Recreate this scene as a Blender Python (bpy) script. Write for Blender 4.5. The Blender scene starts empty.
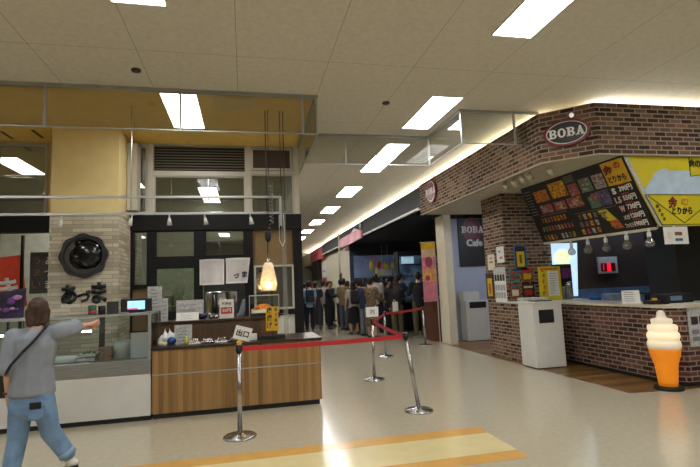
import bpy, bmesh, math, random
from mathutils import Vector, Matrix
random.seed(7)
S = bpy.context.scene
COL = S.collection
PI = math.pi

# ---------------------------------------------------------------- camera, world, exposure
cam_d = bpy.data.cameras.new('camera'); cam = bpy.data.objects.new('camera', cam_d); COL.objects.link(cam)
cam_d.sensor_fit = 'HORIZONTAL'; cam_d.sensor_width = 36.0; cam_d.lens = 36.0*478.0/700.0
cam_d.clip_start = 0.05; cam_d.clip_end = 200
Rm = Matrix(((0.97616115, 0.01652744, -0.21641684), (-0.21308423, -0.11668899, -0.97004061), (-0.04128575, 0.99303098, -0.11038552)))
RW = Matrix(((Rm[0][0], Rm[0][1], Rm[0][2]), (Rm[1][0], Rm[1][1], Rm[1][2]), (Rm[2][0], Rm[2][1], Rm[2][2])))
cam.matrix_world = Matrix.Translation((0, 0, 1.45)) @ RW.to_4x4()
S.camera = cam
w = bpy.data.worlds.new('world'); S.world = w; w.use_nodes = True
w.node_tree.nodes['Background'].inputs[0].default_value = (0.6, 0.62, 0.6, 1)
w.node_tree.nodes['Background'].inputs[1].default_value = 0.05
S.view_settings.view_transform = 'Standard'; S.view_settings.look = 'None'
S.view_settings.gamma = 1.0; S.view_settings.use_curve_mapping = False
S.view_settings.exposure = 0.0
PANEL_E = 23.0          # ceiling light diffusers
COVE_E = 46.0           # light strips on top of the shop fascias

# ---------------------------------------------------------------- materials
def lin(c):
    return tuple(((v/255.0)/12.92 if v/255.0 <= 0.04045 else ((v/255.0+0.055)/1.055)**2.4) for v in c)
MATS = {}
def mat(name, rgb, rough=0.6, metal=0.0, emit=0.0, spec=0.5, var=0.06, scale=6.0, alpha=None, coat=0.0, bump=0.0, bscale=60.0, stretch=None):
    if name in MATS: return MATS[name]
    m = bpy.data.materials.new(name); m.use_nodes = True; MATS[name] = m
    nt = m.node_tree; p = nt.nodes['Principled BSDF']; c = lin(rgb)
    p.inputs['Roughness'].default_value = rough; p.inputs['Metallic'].default_value = metal
    p.inputs['Specular IOR Level'].default_value = spec
    p.inputs['Coat Weight'].default_value = coat
    tc = nt.nodes.new('ShaderNodeTexCoord'); mp = nt.nodes.new('ShaderNodeMapping')
    nt.links.new(tc.outputs['Object'], mp.inputs['Vector'])
    if stretch: mp.inputs['Scale'].default_value = stretch
    n = nt.nodes.new('ShaderNodeTexNoise'); n.inputs['Scale'].default_value = scale; n.inputs['Detail'].default_value = 4
    nt.links.new(mp.outputs['Vector'], n.inputs['Vector'])
    r = nt.nodes.new('ShaderNodeValToRGB')
    r.color_ramp.elements[0].position = 0.3; r.color_ramp.elements[1].position = 0.7
    r.color_ramp.elements[0].color = tuple(max(0, v*(1-var*2)) for v in c)+(1,)
    r.color_ramp.elements[1].color = tuple(min(1, v*(1+var*2)) for v in c)+(1,)
    nt.links.new(n.outputs['Fac'], r.inputs['Fac']); nt.links.new(r.outputs['Color'], p.inputs['Base Color'])
    if emit:
        nt.links.new(r.outputs['Color'], p.inputs['Emission Color']); p.inputs['Emission Strength'].default_value = emit
    if bump:
        n2 = nt.nodes.new('ShaderNodeTexNoise'); n2.inputs['Scale'].default_value = bscale; n2.inputs['Detail'].default_value = 3
        nt.links.new(tc.outputs['Object'], n2.inputs['Vector'])
        b = nt.nodes.new('ShaderNodeBump'); b.inputs['Strength'].default_value = bump; b.inputs['Distance'].default_value = 0.01
        nt.links.new(n2.outputs['Fac'], b.inputs['Height']); nt.links.new(b.outputs['Normal'], p.inputs['Normal'])
    if alpha is not None: p.inputs['Alpha'].default_value = alpha
    return m

def glow_z(m, z0, wz, lo, hi):
    """lamp shell: the tube inside makes it glow strongest around height z0"""
    nt = m.node_tree; p = nt.nodes['Principled BSDF']; tc = nt.nodes.new('ShaderNodeTexCoord'); sx = nt.nodes.new('ShaderNodeSeparateXYZ'); nt.links.new(tc.outputs['Object'], sx.inputs[0])
    mr = nt.nodes.new('ShaderNodeMapRange'); mr.interpolation_type = 'SMOOTHSTEP'; a = nt.nodes.new('ShaderNodeMath'); a.operation = 'SUBTRACT'; a.inputs[1].default_value = z0
    b = nt.nodes.new('ShaderNodeMath'); b.operation = 'ABSOLUTE'; nt.links.new(sx.outputs['Z'], a.inputs[0]); nt.links.new(a.outputs[0], b.inputs[0]); nt.links.new(b.outputs[0], mr.inputs['Value'])
    mr.inputs['From Min'].default_value = 0; mr.inputs['From Max'].default_value = wz; mr.inputs['To Min'].default_value = hi; mr.inputs['To Max'].default_value = lo
    nt.links.new(mr.outputs[0], p.inputs['Emission Strength']); p.inputs['Emission Color'].default_value = (1.0, 0.72, 0.36, 1)
    for l in list(p.inputs['Emission Color'].links): nt.links.remove(l)
    return m

def glass(name, tint=(235, 240, 238), rough=0.0, mixr=0.10, dirt=0.0):
    if name in MATS: return MATS[name]
    m = bpy.data.materials.new(name); m.use_nodes = True; MATS[name] = m
    nt = m.node_tree; nt.nodes.clear()
    out = nt.nodes.new('ShaderNodeOutputMaterial'); t = nt.nodes.new('ShaderNodeBsdfTransparent'); g = nt.nodes.new('ShaderNodeBsdfGlossy')
    d = nt.nodes.new('ShaderNodeBsdfDiffuse'); mx2 = nt.nodes.new('ShaderNodeMixShader'); mx2.inputs[0].default_value = dirt
    t.inputs[0].default_value = lin(tint)+(1,); g.inputs['Roughness'].default_value = rough
    d.inputs[0].default_value = (0.7, 0.7, 0.68, 1)
    f = nt.nodes.new('ShaderNodeFresnel'); f.inputs[0].default_value = 1.5
    a = nt.nodes.new('ShaderNodeMath'); a.operation = 'ADD'; a.inputs[1].default_value = mixr-0.04; a.use_clamp = True
    nt.links.new(f.outputs[0], a.inputs[0])
    ge = nt.nodes.new('ShaderNodeNewGeometry'); bf = nt.nodes.new('ShaderNodeMath'); bf.operation = 'SUBTRACT'; bf.inputs[0].default_value = 1.0
    nt.links.new(ge.outputs['Backfacing'], bf.inputs[1]); ml = nt.nodes.new('ShaderNodeMath'); ml.operation = 'MULTIPLY'
    nt.links.new(a.outputs[0], ml.inputs[0]); nt.links.new(bf.outputs[0], ml.inputs[1]); a = ml
    mx = nt.nodes.new('ShaderNodeMixShader'); nt.links.new(a.outputs[0], mx.inputs[0]); nt.links.new(t.outputs[0], mx2.inputs[1])
    nt.links.new(d.outputs[0], mx2.inputs[2]); nt.links.new(mx2.outputs[0], mx.inputs[1])
    nt.links.new(g.outputs[0], mx.inputs[2]); nt.links.new(mx.outputs[0], out.inputs[0])
    return m

def brick(name, c1, c2, c3, mortar, bw=0.21, bh=0.07, ms=0.012, rough=0.85, bias=0.0):
    if name in MATS: return MATS[name]
    m = bpy.data.materials.new(name); m.use_nodes = True; MATS[name] = m
    nt = m.node_tree; p = nt.nodes['Principled BSDF']; p.inputs['Roughness'].default_value = rough
    p.inputs['Specular IOR Level'].default_value = 0.2
    uv = nt.nodes.new('ShaderNodeUVMap'); b = nt.nodes.new('ShaderNodeTexBrick')
    b.inputs['Scale'].default_value = 1.0; b.inputs['Brick Width'].default_value = bw; b.inputs['Row Height'].default_value = bh
    b.inputs['Mortar Size'].default_value = ms/2; b.inputs['Mortar Smooth'].default_value = 0.2; b.inputs['Bias'].default_value = bias
    b.inputs['Color1'].default_value = (0, 0, 0, 1); b.inputs['Color2'].default_value = (1, 1, 1, 1); b.inputs['Mortar'].default_value = (0.5, 0.5, 0.5, 1)
    nt.links.new(uv.outputs[0], b.inputs['Vector'])
    r = nt.nodes.new('ShaderNodeValToRGB'); r.color_ramp.interpolation = 'LINEAR'
    r.color_ramp.elements[0].color = lin(c1)+(1,); r.color_ramp.elements[1].color = lin(c3)+(1,)
    e = r.color_ramp.elements.new(0.5); e.color = lin(c2)+(1,)
    nt.links.new(b.outputs['Color'], r.inputs['Fac'])
    n = nt.nodes.new('ShaderNodeTexNoise'); n.inputs['Scale'].default_value = 45; nt.links.new(uv.outputs[0], n.inputs['Vector'])
    hv = nt.nodes.new('ShaderNodeMix'); hv.data_type = 'RGBA'; hv.blend_type = 'MULTIPLY'; hv.inputs[0].default_value = 0.45
    nt.links.new(r.outputs['Color'], hv.inputs[6])
    r2 = nt.nodes.new('ShaderNodeValToRGB'); r2.color_ramp.elements[0].color = (0.45, 0.45, 0.45, 1); r2.color_ramp.elements[1].color = (1.3, 1.3, 1.3, 1)
    nt.links.new(n.outputs['Fac'], r2.inputs['Fac']); nt.links.new(r2.outputs['Color'], hv.inputs[7])
    mm = nt.nodes.new('ShaderNodeMix'); mm.data_type = 'RGBA'; nt.links.new(b.outputs['Fac'], mm.inputs[0])
    nt.links.new(hv.outputs[2], mm.inputs[6]); mm.inputs[7].default_value = lin(mortar)+(1,)
    nt.links.new(mm.outputs[2], p.inputs['Base Color'])
    bp = nt.nodes.new('ShaderNodeBump'); bp.inputs['Strength'].default_value = 0.5; bp.inputs['Distance'].default_value = 0.008; bp.invert = True
    nt.links.new(b.outputs['Fac'], bp.inputs['Height']); nt.links.new(bp.outputs['Normal'], p.inputs['Normal'])
    return m

def planks(name, ca, cb, axis='x', width=0.09, rough=0.5, grain=(40, 40, 1.2)):
    if name in MATS: return MATS[name]
    m = bpy.data.materials.new(name); m.use_nodes = True; MATS[name] = m
    nt = m.node_tree; p = nt.nodes['Principled BSDF']; p.inputs['Roughness'].default_value = rough
    tc = nt.nodes.new('ShaderNodeTexCoord'); sx = nt.nodes.new('ShaderNodeSeparateXYZ'); nt.links.new(tc.outputs['Object'], sx.inputs[0])
    dv = nt.nodes.new('ShaderNodeMath'); dv.operation = 'DIVIDE'; dv.inputs[1].default_value = width
    nt.links.new(sx.outputs['X' if axis == 'x' else 'Y'], dv.inputs[0])
    fl = nt.nodes.new('ShaderNodeMath'); fl.operation = 'FLOOR'; nt.links.new(dv.outputs[0], fl.inputs[0])
    wn = nt.nodes.new('ShaderNodeTexWhiteNoise'); wn.noise_dimensions = '1D'; nt.links.new(fl.outputs[0], wn.inputs['W'])
    mp = nt.nodes.new('ShaderNodeMapping'); mp.inputs['Scale'].default_value = grain; nt.links.new(tc.outputs['Object'], mp.inputs[0])
    n = nt.nodes.new('ShaderNodeTexNoise'); n.inputs['Scale'].default_value = 1.0; n.inputs['Detail'].default_value = 5; nt.links.new(mp.outputs[0], n.inputs['Vector'])
    ad = nt.nodes.new('ShaderNodeMath'); ad.operation = 'MULTIPLY_ADD'; ad.inputs[1].default_value = 0.45
    nt.links.new(wn.outputs['Value'], ad.inputs[0])
    ml = nt.nodes.new('ShaderNodeMath'); ml.operation = 'MULTIPLY'; ml.inputs[1].default_value = 0.6; nt.links.new(n.outputs['Fac'], ml.inputs[0])
    nt.links.new(ml.outputs[0], ad.inputs[2])
    r = nt.nodes.new('ShaderNodeValToRGB'); r.color_ramp.elements[0].color = lin(ca)+(1,); r.color_ramp.elements[1].color = lin(cb)+(1,)
    r.color_ramp.elements[0].position = 0.2; r.color_ramp.elements[1].position = 0.8
    nt.links.new(ad.outputs[0], r.inputs['Fac']); nt.links.new(r.outputs['Color'], p.inputs['Base Color'])
    return m

def grid_mat(name, rgb, dx, dy, ox, oy, lw, dark, rough=0.9, bump=0.3):
    m = mat(name, rgb, rough=rough, var=0.03, scale=18, bump=bump, bscale=90, spec=0.2)
    nt = m.node_tree; p = nt.nodes['Principled BSDF']
    src = p.inputs['Base Color'].links[0].from_socket
    tc = nt.nodes.new('ShaderNodeTexCoord'); sx = nt.nodes.new('ShaderNodeSeparateXYZ'); nt.links.new(tc.outputs['Object'], sx.inputs[0])
    outs = []
    for ch, d, o in (('X', dx, ox), ('Y', dy, oy)):
        a = nt.nodes.new('ShaderNodeMath'); a.operation = 'SUBTRACT'; a.inputs[1].default_value = o-lw/2; nt.links.new(sx.outputs[ch], a.inputs[0])
        b = nt.nodes.new('ShaderNodeMath'); b.operation = 'FLOORED_MODULO'; b.inputs[1].default_value = d; nt.links.new(a.outputs[0], b.inputs[0])
        c = nt.nodes.new('ShaderNodeMath'); c.operation = 'LESS_THAN'; c.inputs[1].default_value = lw; nt.links.new(b.outputs[0], c.inputs[0]); outs.append(c)
    mxm = nt.nodes.new('ShaderNodeMath'); mxm.operation = 'MAXIMUM'; nt.links.new(outs[0].outputs[0], mxm.inputs[0]); nt.links.new(outs[1].outputs[0], mxm.inputs[1])
    mx = nt.nodes.new('ShaderNodeMix'); mx.data_type = 'RGBA'; nt.links.new(mxm.outputs[0], mx.inputs[0])
    nt.links.new(src, mx.inputs[6]); mx.inputs[7].default_value = lin(dark)+(1,); nt.links.new(mx.outputs[2], p.inputs['Base Color'])
    return m

M_ceiling = grid_mat('ceiling_board', (210, 204, 190), 0.98, 1.88, 0.935, 4.9, 0.006, (150, 143, 128))
M_ceil_y = mat('yellow_ceiling', (232, 196, 108), 0.8, var=0.03)
M_yellow = mat('yellow_wall_paint', (216, 194, 136), 0.75, var=0.02)
M_floor = grid_mat('floor_vinyl', (178, 168, 146), 0.6, 0.6, 0.0, 0.1, 0.003, (172, 162, 140), rough=0.16, bump=0.012)
M_floor.node_tree.nodes['Principled BSDF'].inputs['Specular IOR Level'].default_value = 0.75
M_orange_floor = mat('orange_floor_vinyl', (206, 158, 84), 0.18, spec=0.7, var=0.03)
M_cream_floor = mat('cream_floor_vinyl', (214, 198, 148), 0.16, spec=0.7, var=0.02)
M_white = mat('white_laminate', (205, 203, 196), 0.45, var=0.02)
M_wwall = mat('white_wall', (200, 196, 186), 0.8, var=0.02)
M_cream = mat('cream_panel', (212, 202, 178), 0.7, var=0.02)
M_soffit = mat('soffit_beige', (178, 170, 148), 0.75, var=0.03)
M_bluewall = mat('pale_blue_grey_wall', (178, 184, 200), 0.7, var=0.02)
M_alu = mat('aluminium', (176, 178, 176), 0.35, metal=0.85, var=0.03)
M_chrome = mat('stainless_steel', (170, 170, 168), 0.22, metal=1.0, var=0.04)
M_brushed = mat('brushed_steel_band', (165, 168, 168), 0.3, metal=0.9, var=0.08, stretch=(1, 8, 20))
M_black = mat('black_paint', (14, 13, 13), 0.6, var=0.05)
M_blackwood = mat('black_stained_wood', (14, 12, 11), 0.6, spec=0.25, var=0.15, stretch=(8, 8, 1))
M_kick = mat('dark_kick_board', (16, 15, 15), 0.6)
M_rubber = mat('black_rubber', (18, 18, 18), 0.8)
M_louver = mat('grey_louver', (110, 102, 84), 0.6, var=0.03)
M_mull = mat('off_white_frame', (178, 172, 156), 0.5, var=0.02)
M_dkbrown = mat('dark_brown_panel', (64, 48, 39), 0.5, var=0.05)
M_dkgrey = mat('charcoal_grey_panel', (48, 46, 42), 0.6, var=0.05)
M_tan = mat('tan_board', (120, 96, 56), 0.6, var=0.05)
M_woodv = planks('oak_plank_front', (118, 86, 46), (164, 126, 74), 'x', 0.055, 0.45)
M_wooddk = planks('walnut_counter_top', (38, 24, 16), (70, 48, 32), 'y', 0.2, 0.3, (2, 30, 30))
M_woodtier = planks('walnut_panel', (70, 48, 28), (98, 70, 42), 'x', 0.14, 0.5)
M_woodfl = planks('wood_strip_floor', (64, 42, 22), (150, 112, 62), 'y', 0.10, 0.35, (1.5, 40, 10))
M_brickf = brick('brick_cladding', (56, 40, 33), (98, 73, 58), (134, 103, 80), (152, 139, 124), bw=0.185, bh=0.064, ms=0.018)
M_brickc = brick('brick_counter', (52, 34, 30), (86, 58, 49), (114, 80, 67), (142, 126, 114), bw=0.185, bh=0.064, ms=0.018)
M_tile = brick('stone_split_tile', (164, 154, 132), (188, 178, 156), (208, 198, 174), (140, 130, 110), bw=0.26, bh=0.055, ms=0.007)
M_glass = glass('clear_glass', (232, 236, 234), 0.0, 0.10)
M_glassc = glass('curtain_glass', (228, 228, 222), 0.02, 0.11, dirt=0.012)
M_glassd = glass('window_glass', (186, 188, 180), 0.0, 0.22)
M_acryl = glass('acrylic_sheet', (240, 240, 236), 0.1, 0.14, dirt=0.10)
M_red = mat('red_fabric', (176, 26, 34), 0.6, var=0.04)
M_redp = mat('red_paint', (176, 40, 36), 0.5)
M_maroon = mat('maroon_enamel', (110, 24, 34), 0.4)
M_sign_black = mat('sign_black', (26, 22, 22), 0.4)
M_paper = mat('white_paper', (214, 212, 206), 0.7, var=0.02)
M_paper2 = mat('grey_print_paper', (178, 178, 176), 0.7, var=0.12, scale=30)
M_yel = mat('yellow_print', (206, 188, 30), 0.5, var=0.02)
M_yel2 = mat('golden_print', (206, 160, 26), 0.5, var=0.08)
M_paleblue = mat('pale_blue_print', (180, 198, 214), 0.5)
M_greenln = mat('dark_green_print', (36, 60, 40), 0.5)
M_cloth = mat('white_cotton', (238, 232, 228), 0.85, var=0.03, bump=0.2, bscale=120)
M_iron = mat('black_lacquer', (20, 20, 22), 0.35, var=0.1)
M_ink = mat('black_ink', (16, 15, 15), 0.6)
M_wtext = mat('white_print', (225, 222, 216), 0.6)
M_fry = mat('fried_food', (196, 110, 34), 0.6, var=0.35, scale=25)
M_plastic = mat('white_plastic', (205, 205, 200), 0.3, var=0.02)
M_clearp = glass('clear_plastic', (225, 225, 220), 0.15, 0.14, dirt=0.15)

# ---------------------------------------------------------------- mesh builder
class MB:
    def __init__(s): s.bm = bmesh.new(); s.mi = 0
    def _tag(s, faces, mi):
        for f in faces: f.material_index = s.mi if mi is None else mi
    def b(s, x0, x1, y0, y1, z0, z1, bev=0, mi=None, rz=0, rot=None):
        r = bmesh.ops.create_cube(s.bm, size=1.0)
        c = Vector(((x0+x1)/2, (y0+y1)/2, (z0+z1)/2)); vs = r['verts']
        M = Matrix.Translation(c) @ (rot.to_4x4() if rot else Matrix.Rotation(rz, 4, 'Z')) @ Matrix.Diagonal((abs(x1-x0), abs(y1-y0), abs(z1-z0), 1))
        bmesh.ops.transform(s.bm, matrix=M, verts=vs)
        fs = set(f for v in vs for f in v.link_faces)
        if bev:
            es = list(set(e for v in vs for e in v.link_edges))
            rr = bmesh.ops.bevel(s.bm, geom=es, offset=bev, segments=2, affect='EDGES', profile=0.5)
            fs = set(f for f in fs if f.is_valid) | set(rr['faces'])
        s._tag(fs, mi); return s
    def cyl(s, p1, p2, r1, r2=None, n=14, mi=None):
        p1 = Vector(p1); p2 = Vector(p2); r2 = r1 if r2 is None else r2; d = p2-p1
        r = bmesh.ops.create_cone(s.bm, cap_ends=True, segments=n, radius1=max(r1, 1e-4), radius2=max(r2, 1e-4), depth=d.length)
        M = Matrix.Translation((p1+p2)/2) @ d.to_track_quat('Z', 'Y').to_matrix().to_4x4()
        bmesh.ops.transform(s.bm, matrix=M, verts=r['verts'])
        s._tag(set(f for v in r['verts'] for f in v.link_faces), mi)
        for f in set(f for v in r['verts'] for f in v.link_faces):
            if len(f.verts) == 4: f.smooth = True
        return s
    def tube(s, pts, r, n=8, mi=None):
        for a, b in zip(pts, pts[1:]): s.cyl(a, b, r, n=n, mi=mi)
        return s
    def sph(s, c, r, sc=(1, 1, 1), n=2, mi=None, rot=None):
        q = bmesh.ops.create_icosphere(s.bm, subdivisions=n, radius=r)
        M = Matrix.Translation(c) @ (rot.to_4x4() if rot else Matrix.Identity(4)) @ Matrix.Diagonal((sc[0], sc[1], sc[2], 1))
        bmesh.ops.transform(s.bm, matrix=M, verts=q['verts'])
        fs = set(f for v in q['verts'] for f in v.link_faces); s._tag(fs, mi)
        for f in fs: f.smooth = True
        return s
    def lathe(s, prof, c=(0, 0, 0), n=28, mi=None, smooth=True, wob=None):
        rings = []
        for k, (r, z) in enumerate(prof):
            rings.append([s.bm.verts.new((c[0]+r*math.cos(2*PI*i/n)*(1 if not wob else wob(i, k)), c[1]+r*math.sin(2*PI*i/n)*(1 if not wob else wob(i, k)), c[2]+z)) for i in range(n)])
        fs = []
        for a, b in zip(rings, rings[1:]):
            for i in range(n): fs.append(s.bm.faces.new((a[i], a[(i+1) % n], b[(i+1) % n], b[i])))
        if prof[0][0] > 1e-5: fs.append(s.bm.faces.new(list(reversed(rings[0]))))
        if prof[-1][0] > 1e-5: fs.append(s.bm.faces.new(rings[-1]))
        for f in fs: f.smooth = smooth and len(f.verts) == 4
        s._tag(fs, mi); return s
    def hull(s, pts, mi=None):
        vs = [s.bm.verts.new(p) for p in pts]
        r = bmesh.ops.convex_hull(s.bm, input=vs)
        junk = [g for g in set(r['geom_interior']+r['geom_unused']) if isinstance(g, bmesh.types.BMVert)]
        if junk: bmesh.ops.delete(s.bm, geom=junk, context='VERTS')
        s._tag([g for g in r['geom'] if isinstance(g, bmesh.types.BMFace)], mi); return s
    def prism(s, poly, z0, z1, M=None, mi=None):
        M = M or Matrix.Identity(4)
        a = [s.bm.verts.new(M @ Vector((x, y, z0))) for x, y in poly]; b = [s.bm.verts.new(M @ Vector((x, y, z1))) for x, y in poly]
        n = len(poly); fs = [s.bm.faces.new(list(reversed(a))), s.bm.faces.new(b)]
        for i in range(n): fs.append(s.bm.faces.new((a[i], a[(i+1) % n], b[(i+1) % n], b[i])))
        s._tag(fs, mi); return s
    def ell(s, rx, ry, z0, z1, M, n=40, c=(0, 0), mi=None):
        return s.prism([(c[0]+rx*math.cos(2*PI*i/n), c[1]+ry*math.sin(2*PI*i/n)) for i in range(n)], z0, z1, M, mi)
    def sheet(s, p00, p10, p11, p01, t, nrm=None, mi=None):
        """thin slab: corners of one face, thickness t against the normal"""
        p = [Vector(q) for q in (p00, p10, p11, p01)]
        n = Vector(nrm) if nrm else (p[1]-p[0]).cross(p[3]-p[0]).normalized()
        return s.hull([tuple(q) for q in p]+[tuple(q-n*t) for q in p], mi)

def auto_uv(me):
    uvl = me.uv_layers.new(name='UVMap')
    for poly in me.polygons:
        n = poly.normal
        if abs(n.z) > 0.7: t = Vector((1, 0, 0)); b = Vector((0, 1, 0))
        else:
            t = Vector((-n.y, n.x, 0)).normalized(); b = Vector((0, 0, 1))
        for li in poly.loop_indices:
            co = me.vertices[me.loops[li].vertex_index].co
            uvl.data[li].uv = (co.dot(t), co.dot(b))

def tagit(o, label=None, cat=None, group=None, kind=None):
    if label: o['label'] = label
    if cat: o['category'] = cat
    if group: o['group'] = group
    if kind: o['kind'] = kind
    return o

def root(name, label, cat, loc, group=None, rz=0):
    o = bpy.data.objects.new(name, None); COL.objects.link(o); o.location = loc; o.rotation_euler = (0, 0, rz); o.empty_display_size = 0.1
    return tagit(o, label, cat, group)

def obj(name, mb, mats, parent=None, local=False, label=None, cat=None, group=None, kind=None, uv=False, origin=True, recalc=True):
    """links the builder's geometry as ONE mesh; world coordinates unless local"""
    if isinstance(mb, bpy.types.Mesh): me = mb
    else:
        if recalc: bmesh.ops.recalc_face_normals(mb.bm, faces=mb.bm.faces)
        me = bpy.data.meshes.new(name); mb.bm.to_mesh(me); mb.bm.free()
        if uv: auto_uv(me)
    if not isinstance(mats, (list, tuple)): mats = [mats]
    for m in mats: me.materials.append(m)
    o = bpy.data.objects.new(name, me); COL.objects.link(o)
    if parent:
        o.parent = parent
        if not local:
            off = Vector((0, 0, 0)); q = parent
            while q: off += q.location; q = q.parent
            me.transform(Matrix.Translation(-off))
    elif origin and not local and kind != 'structure':
        xs = [v.co for v in me.vertices]
        c = Vector(((min(v.x for v in xs)+max(v.x for v in xs))/2, (min(v.y for v in xs)+max(v.y for v in xs))/2, min(v.z for v in xs)))
        me.transform(Matrix.Translation(-c)); o.location = c
    return tagit(o, label, cat, group, kind)

def struct(name, mb, m, uv=False): return obj(name, mb, m, kind='structure', uv=uv)

def copy_tree(o, parent=None):
    c = o.copy(); COL.objects.link(c)
    if parent: c.parent = parent
    for ch in [q for q in o.children]: copy_tree(ch, c)
    return c

def frame(center, right, up):
    r = Vector(right).normalized(); u = Vector(up).normalized(); n = r.cross(u)
    return Matrix(((r.x, u.x, n.x, center[0]), (r.y, u.y, n.y, center[1]), (r.z, u.z, n.z, center[2]), (0, 0, 0, 1)))

def text_mesh(s, M, h=None, wd=None, ext=0.003, bold=0.0):
    """text centred on frame M, fitted to height h and/or width wd"""
    cu = bpy.data.curves.new('t', 'FONT'); cu.body = s; cu.align_x = 'CENTER'; cu.resolution_u = 2; cu.offset = bold
    o = bpy.data.objects.new('t', cu); COL.objects.link(o)
    dg = bpy.context.evaluated_depsgraph_get(); me = bpy.data.meshes.new_from_object(o.evaluated_get(dg))
    bpy.data.objects.remove(o); bpy.data.curves.remove(cu)
    xs = [v.co.x for v in me.vertices]; ys = [v.co.y for v in me.vertices]
    W_, H_ = max(xs)-min(xs), max(ys)-min(ys); cx, cy = (max(xs)+min(xs))/2, (max(ys)+min(ys))/2
    sx = wd/W_ if wd else h/H_; sy = h/H_ if h else sx
    bm = bmesh.new(); bm.from_mesh(me); bpy.data.meshes.remove(me)
    bmesh.ops.recalc_face_normals(bm, faces=bm.faces)
    bmesh.ops.transform(bm, matrix=Matrix.Diagonal((sx, sy, 1, 1)) @ Matrix.Translation((-cx, -cy, 0)), verts=bm.verts)
    ex = bmesh.ops.extrude_face_region(bm, geom=bm.faces[:])
    bmesh.ops.translate(bm, vec=(0, 0, ext), verts=[g for g in ex['geom'] if isinstance(g, bmesh.types.BMVert)])
    bmesh.ops.transform(bm, matrix=M, verts=bm.verts)
    mb = MB(); mb.bm.free(); mb.bm = bm
    return mb

def slab_word(mb, word, M, h, z0, z1, mi=None):
    """slab serif capitals B, O, A drawn as solid strokes"""
    adv = 0.92; t = 0.26; x0 = -adv*len(word)/2*h
    def P(pts, ox): mb.prism([(ox+x*h, (y-0.5)*h) for x, y in pts], z0, z1, M, mi)
    def arc(cx, cy, rx, ry, a0, a1, ti, ox, n=10):
        for i in range(n):
            a, b = a0+(a1-a0)*i/n, a0+(a1-a0)*(i+1)/n
            P([(cx+rx*math.cos(a), cy+ry*math.sin(a)), (cx+rx*math.cos(b), cy+ry*math.sin(b)), (cx+(rx-ti)*math.cos(b), cy+(ry-ti*0.6)*math.sin(b)), (cx+(rx-ti)*math.cos(a), cy+(ry-ti*0.6)*math.sin(a))], ox)
    for k, ch in enumerate(word):
        ox = x0+k*adv*h
        if ch == 'B':
            P([(0.14, 0), (0.14+t, 0), (0.14+t, 1), (0.14, 1)], ox)
            P([(0.03, 0), (0.5, 0), (0.5, 0.14), (0.03, 0.14)], ox); P([(0.03, 0.86), (0.5, 0.86), (0.5, 1), (0.03, 1)], ox)
            P([(0.3, 0.45), (0.5, 0.45), (0.5, 0.58), (0.3, 0.58)], ox)
            arc(0.48, 0.745, 0.34, 0.255, -PI/2, PI/2, 0.2, ox); arc(0.48, 0.27, 0.38, 0.27, -PI/2, PI/2, 0.22, ox)
        if ch == 'O': arc(0.46, 0.5, 0.42, 0.51, 0, 2*PI, 0.24, ox, 24)
        if ch == 'A':
            P([(0.12, 0.05), (0.32, 0.05), (0.52, 0.8), (0.4, 1.0)], ox); P([(0.38, 1.0), (0.56, 1.0), (0.84, 0.05), (0.58, 0.05)], ox)
            P([(0.26, 0.26), (0.68, 0.26), (0.66, 0.4), (0.3, 0.4)], ox)
            P([(0.0, 0), (0.38, 0), (0.38, 0.13), (0.0, 0.13)], ox); P([(0.5, 0), (0.92, 0), (0.92, 0.13), (0.5, 0.13)], ox)
    return mb

# ---------------------------------------------------------------- structure
H = 3.9
struct('floor', MB().b(-11, 13, -9, 34, -0.1, 0), M_floor)
struct('ceiling', MB().b(-11, 13, -9, 34, H, H+0.1), M_ceiling)
struct('ceiling_kiosk', MB().b(-8.9, 0.90, 5.86, 8.06, H-0.012, H-0.001), M_ceil_y)
struct('wall_back', MB().b(-11, 13, 33.9, 34, 0, H), M_wwall)
struct('wall_rear', MB().b(-11, 13, -9.1, -9, 0, H), M_wwall)
struct('wall_left', MB().b(-11.1, -11, -9, 34, 0, H), M_wwall)
struct('wall_right', MB().b(13, 13.1, -9, 34, 0, H), M_wwall)
# floor band
mb = MB(); mb.b(-6, 2.262, 4.402, 4.60, 0, 0.003); mb.hull([(2.25, 3.70, 0), (2.25, 3.89, 0), (-6, 3.89, 0), (-6, 3.70, 0), (2.25, 3.70, .003), (2.25, 3.89, .003), (-6, 3.89, .003), (-6, 3.70, .003)])
struct('trim_1', mb, M_orange_floor)
struct('trim_2', MB().b(-6, 2.256, 3.89, 4.402, 0, 0.0025), M_cream_floor)
struct('trim_3', MB().hull([(4.62, 11.0, 0), (4.62, 5.22, 0), (5.42, 5.13, 0), (7, 5.13, 0), (7, 11.0, 0), (4.62, 11.0, .006), (4.62, 5.22, .006), (5.42, 5.13, .006), (7, 5.13, .006), (7, 11.0, .006)]), M_woodfl)

# window wall of the kiosk at y = 8.1
WY0, WY1 = 8.08, 8.18
mb = MB()
mb.b(-8.9, -3.68, WY0, WY1, 2.72, H); mb.b(-2.95, -1.80, WY0, WY1, 2.72, H)
mb.b(-3.68, -2.95, WY0, WY1, 3.86, H)
struct('wall_kiosk_back', mb, M_yellow)
def win(n, x0, x1, z0, z1, fw, m_frame, m_gl, y0=8.06, y1=8.16):
    mb = MB(); mb.b(x0, x0+fw, y0, y1, z0, z1); mb.b(x1-fw, x1, y0, y1, z0, z1); mb.b(x0+fw, x1-fw, y0, y1, z0, z0+fw); mb.b(x0+fw, x1-fw, y0, y1, z1-fw, z1)
    o = struct('window_%d' % n, mb, m_frame)
    g = MB().b(x0+fw, x1-fw, y0+0.045, y0+0.055, z0+fw, z1-fw); obj('window_pane', g, m_gl, o)
    return o
win(1, -3.68, -2.95, 2.72, 3.86, 0.04, M_mull, M_glassd)
win(2, -1.80, -1.50, 2.74, 3.86, 0.035, M_mull, M_glassd)
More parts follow.
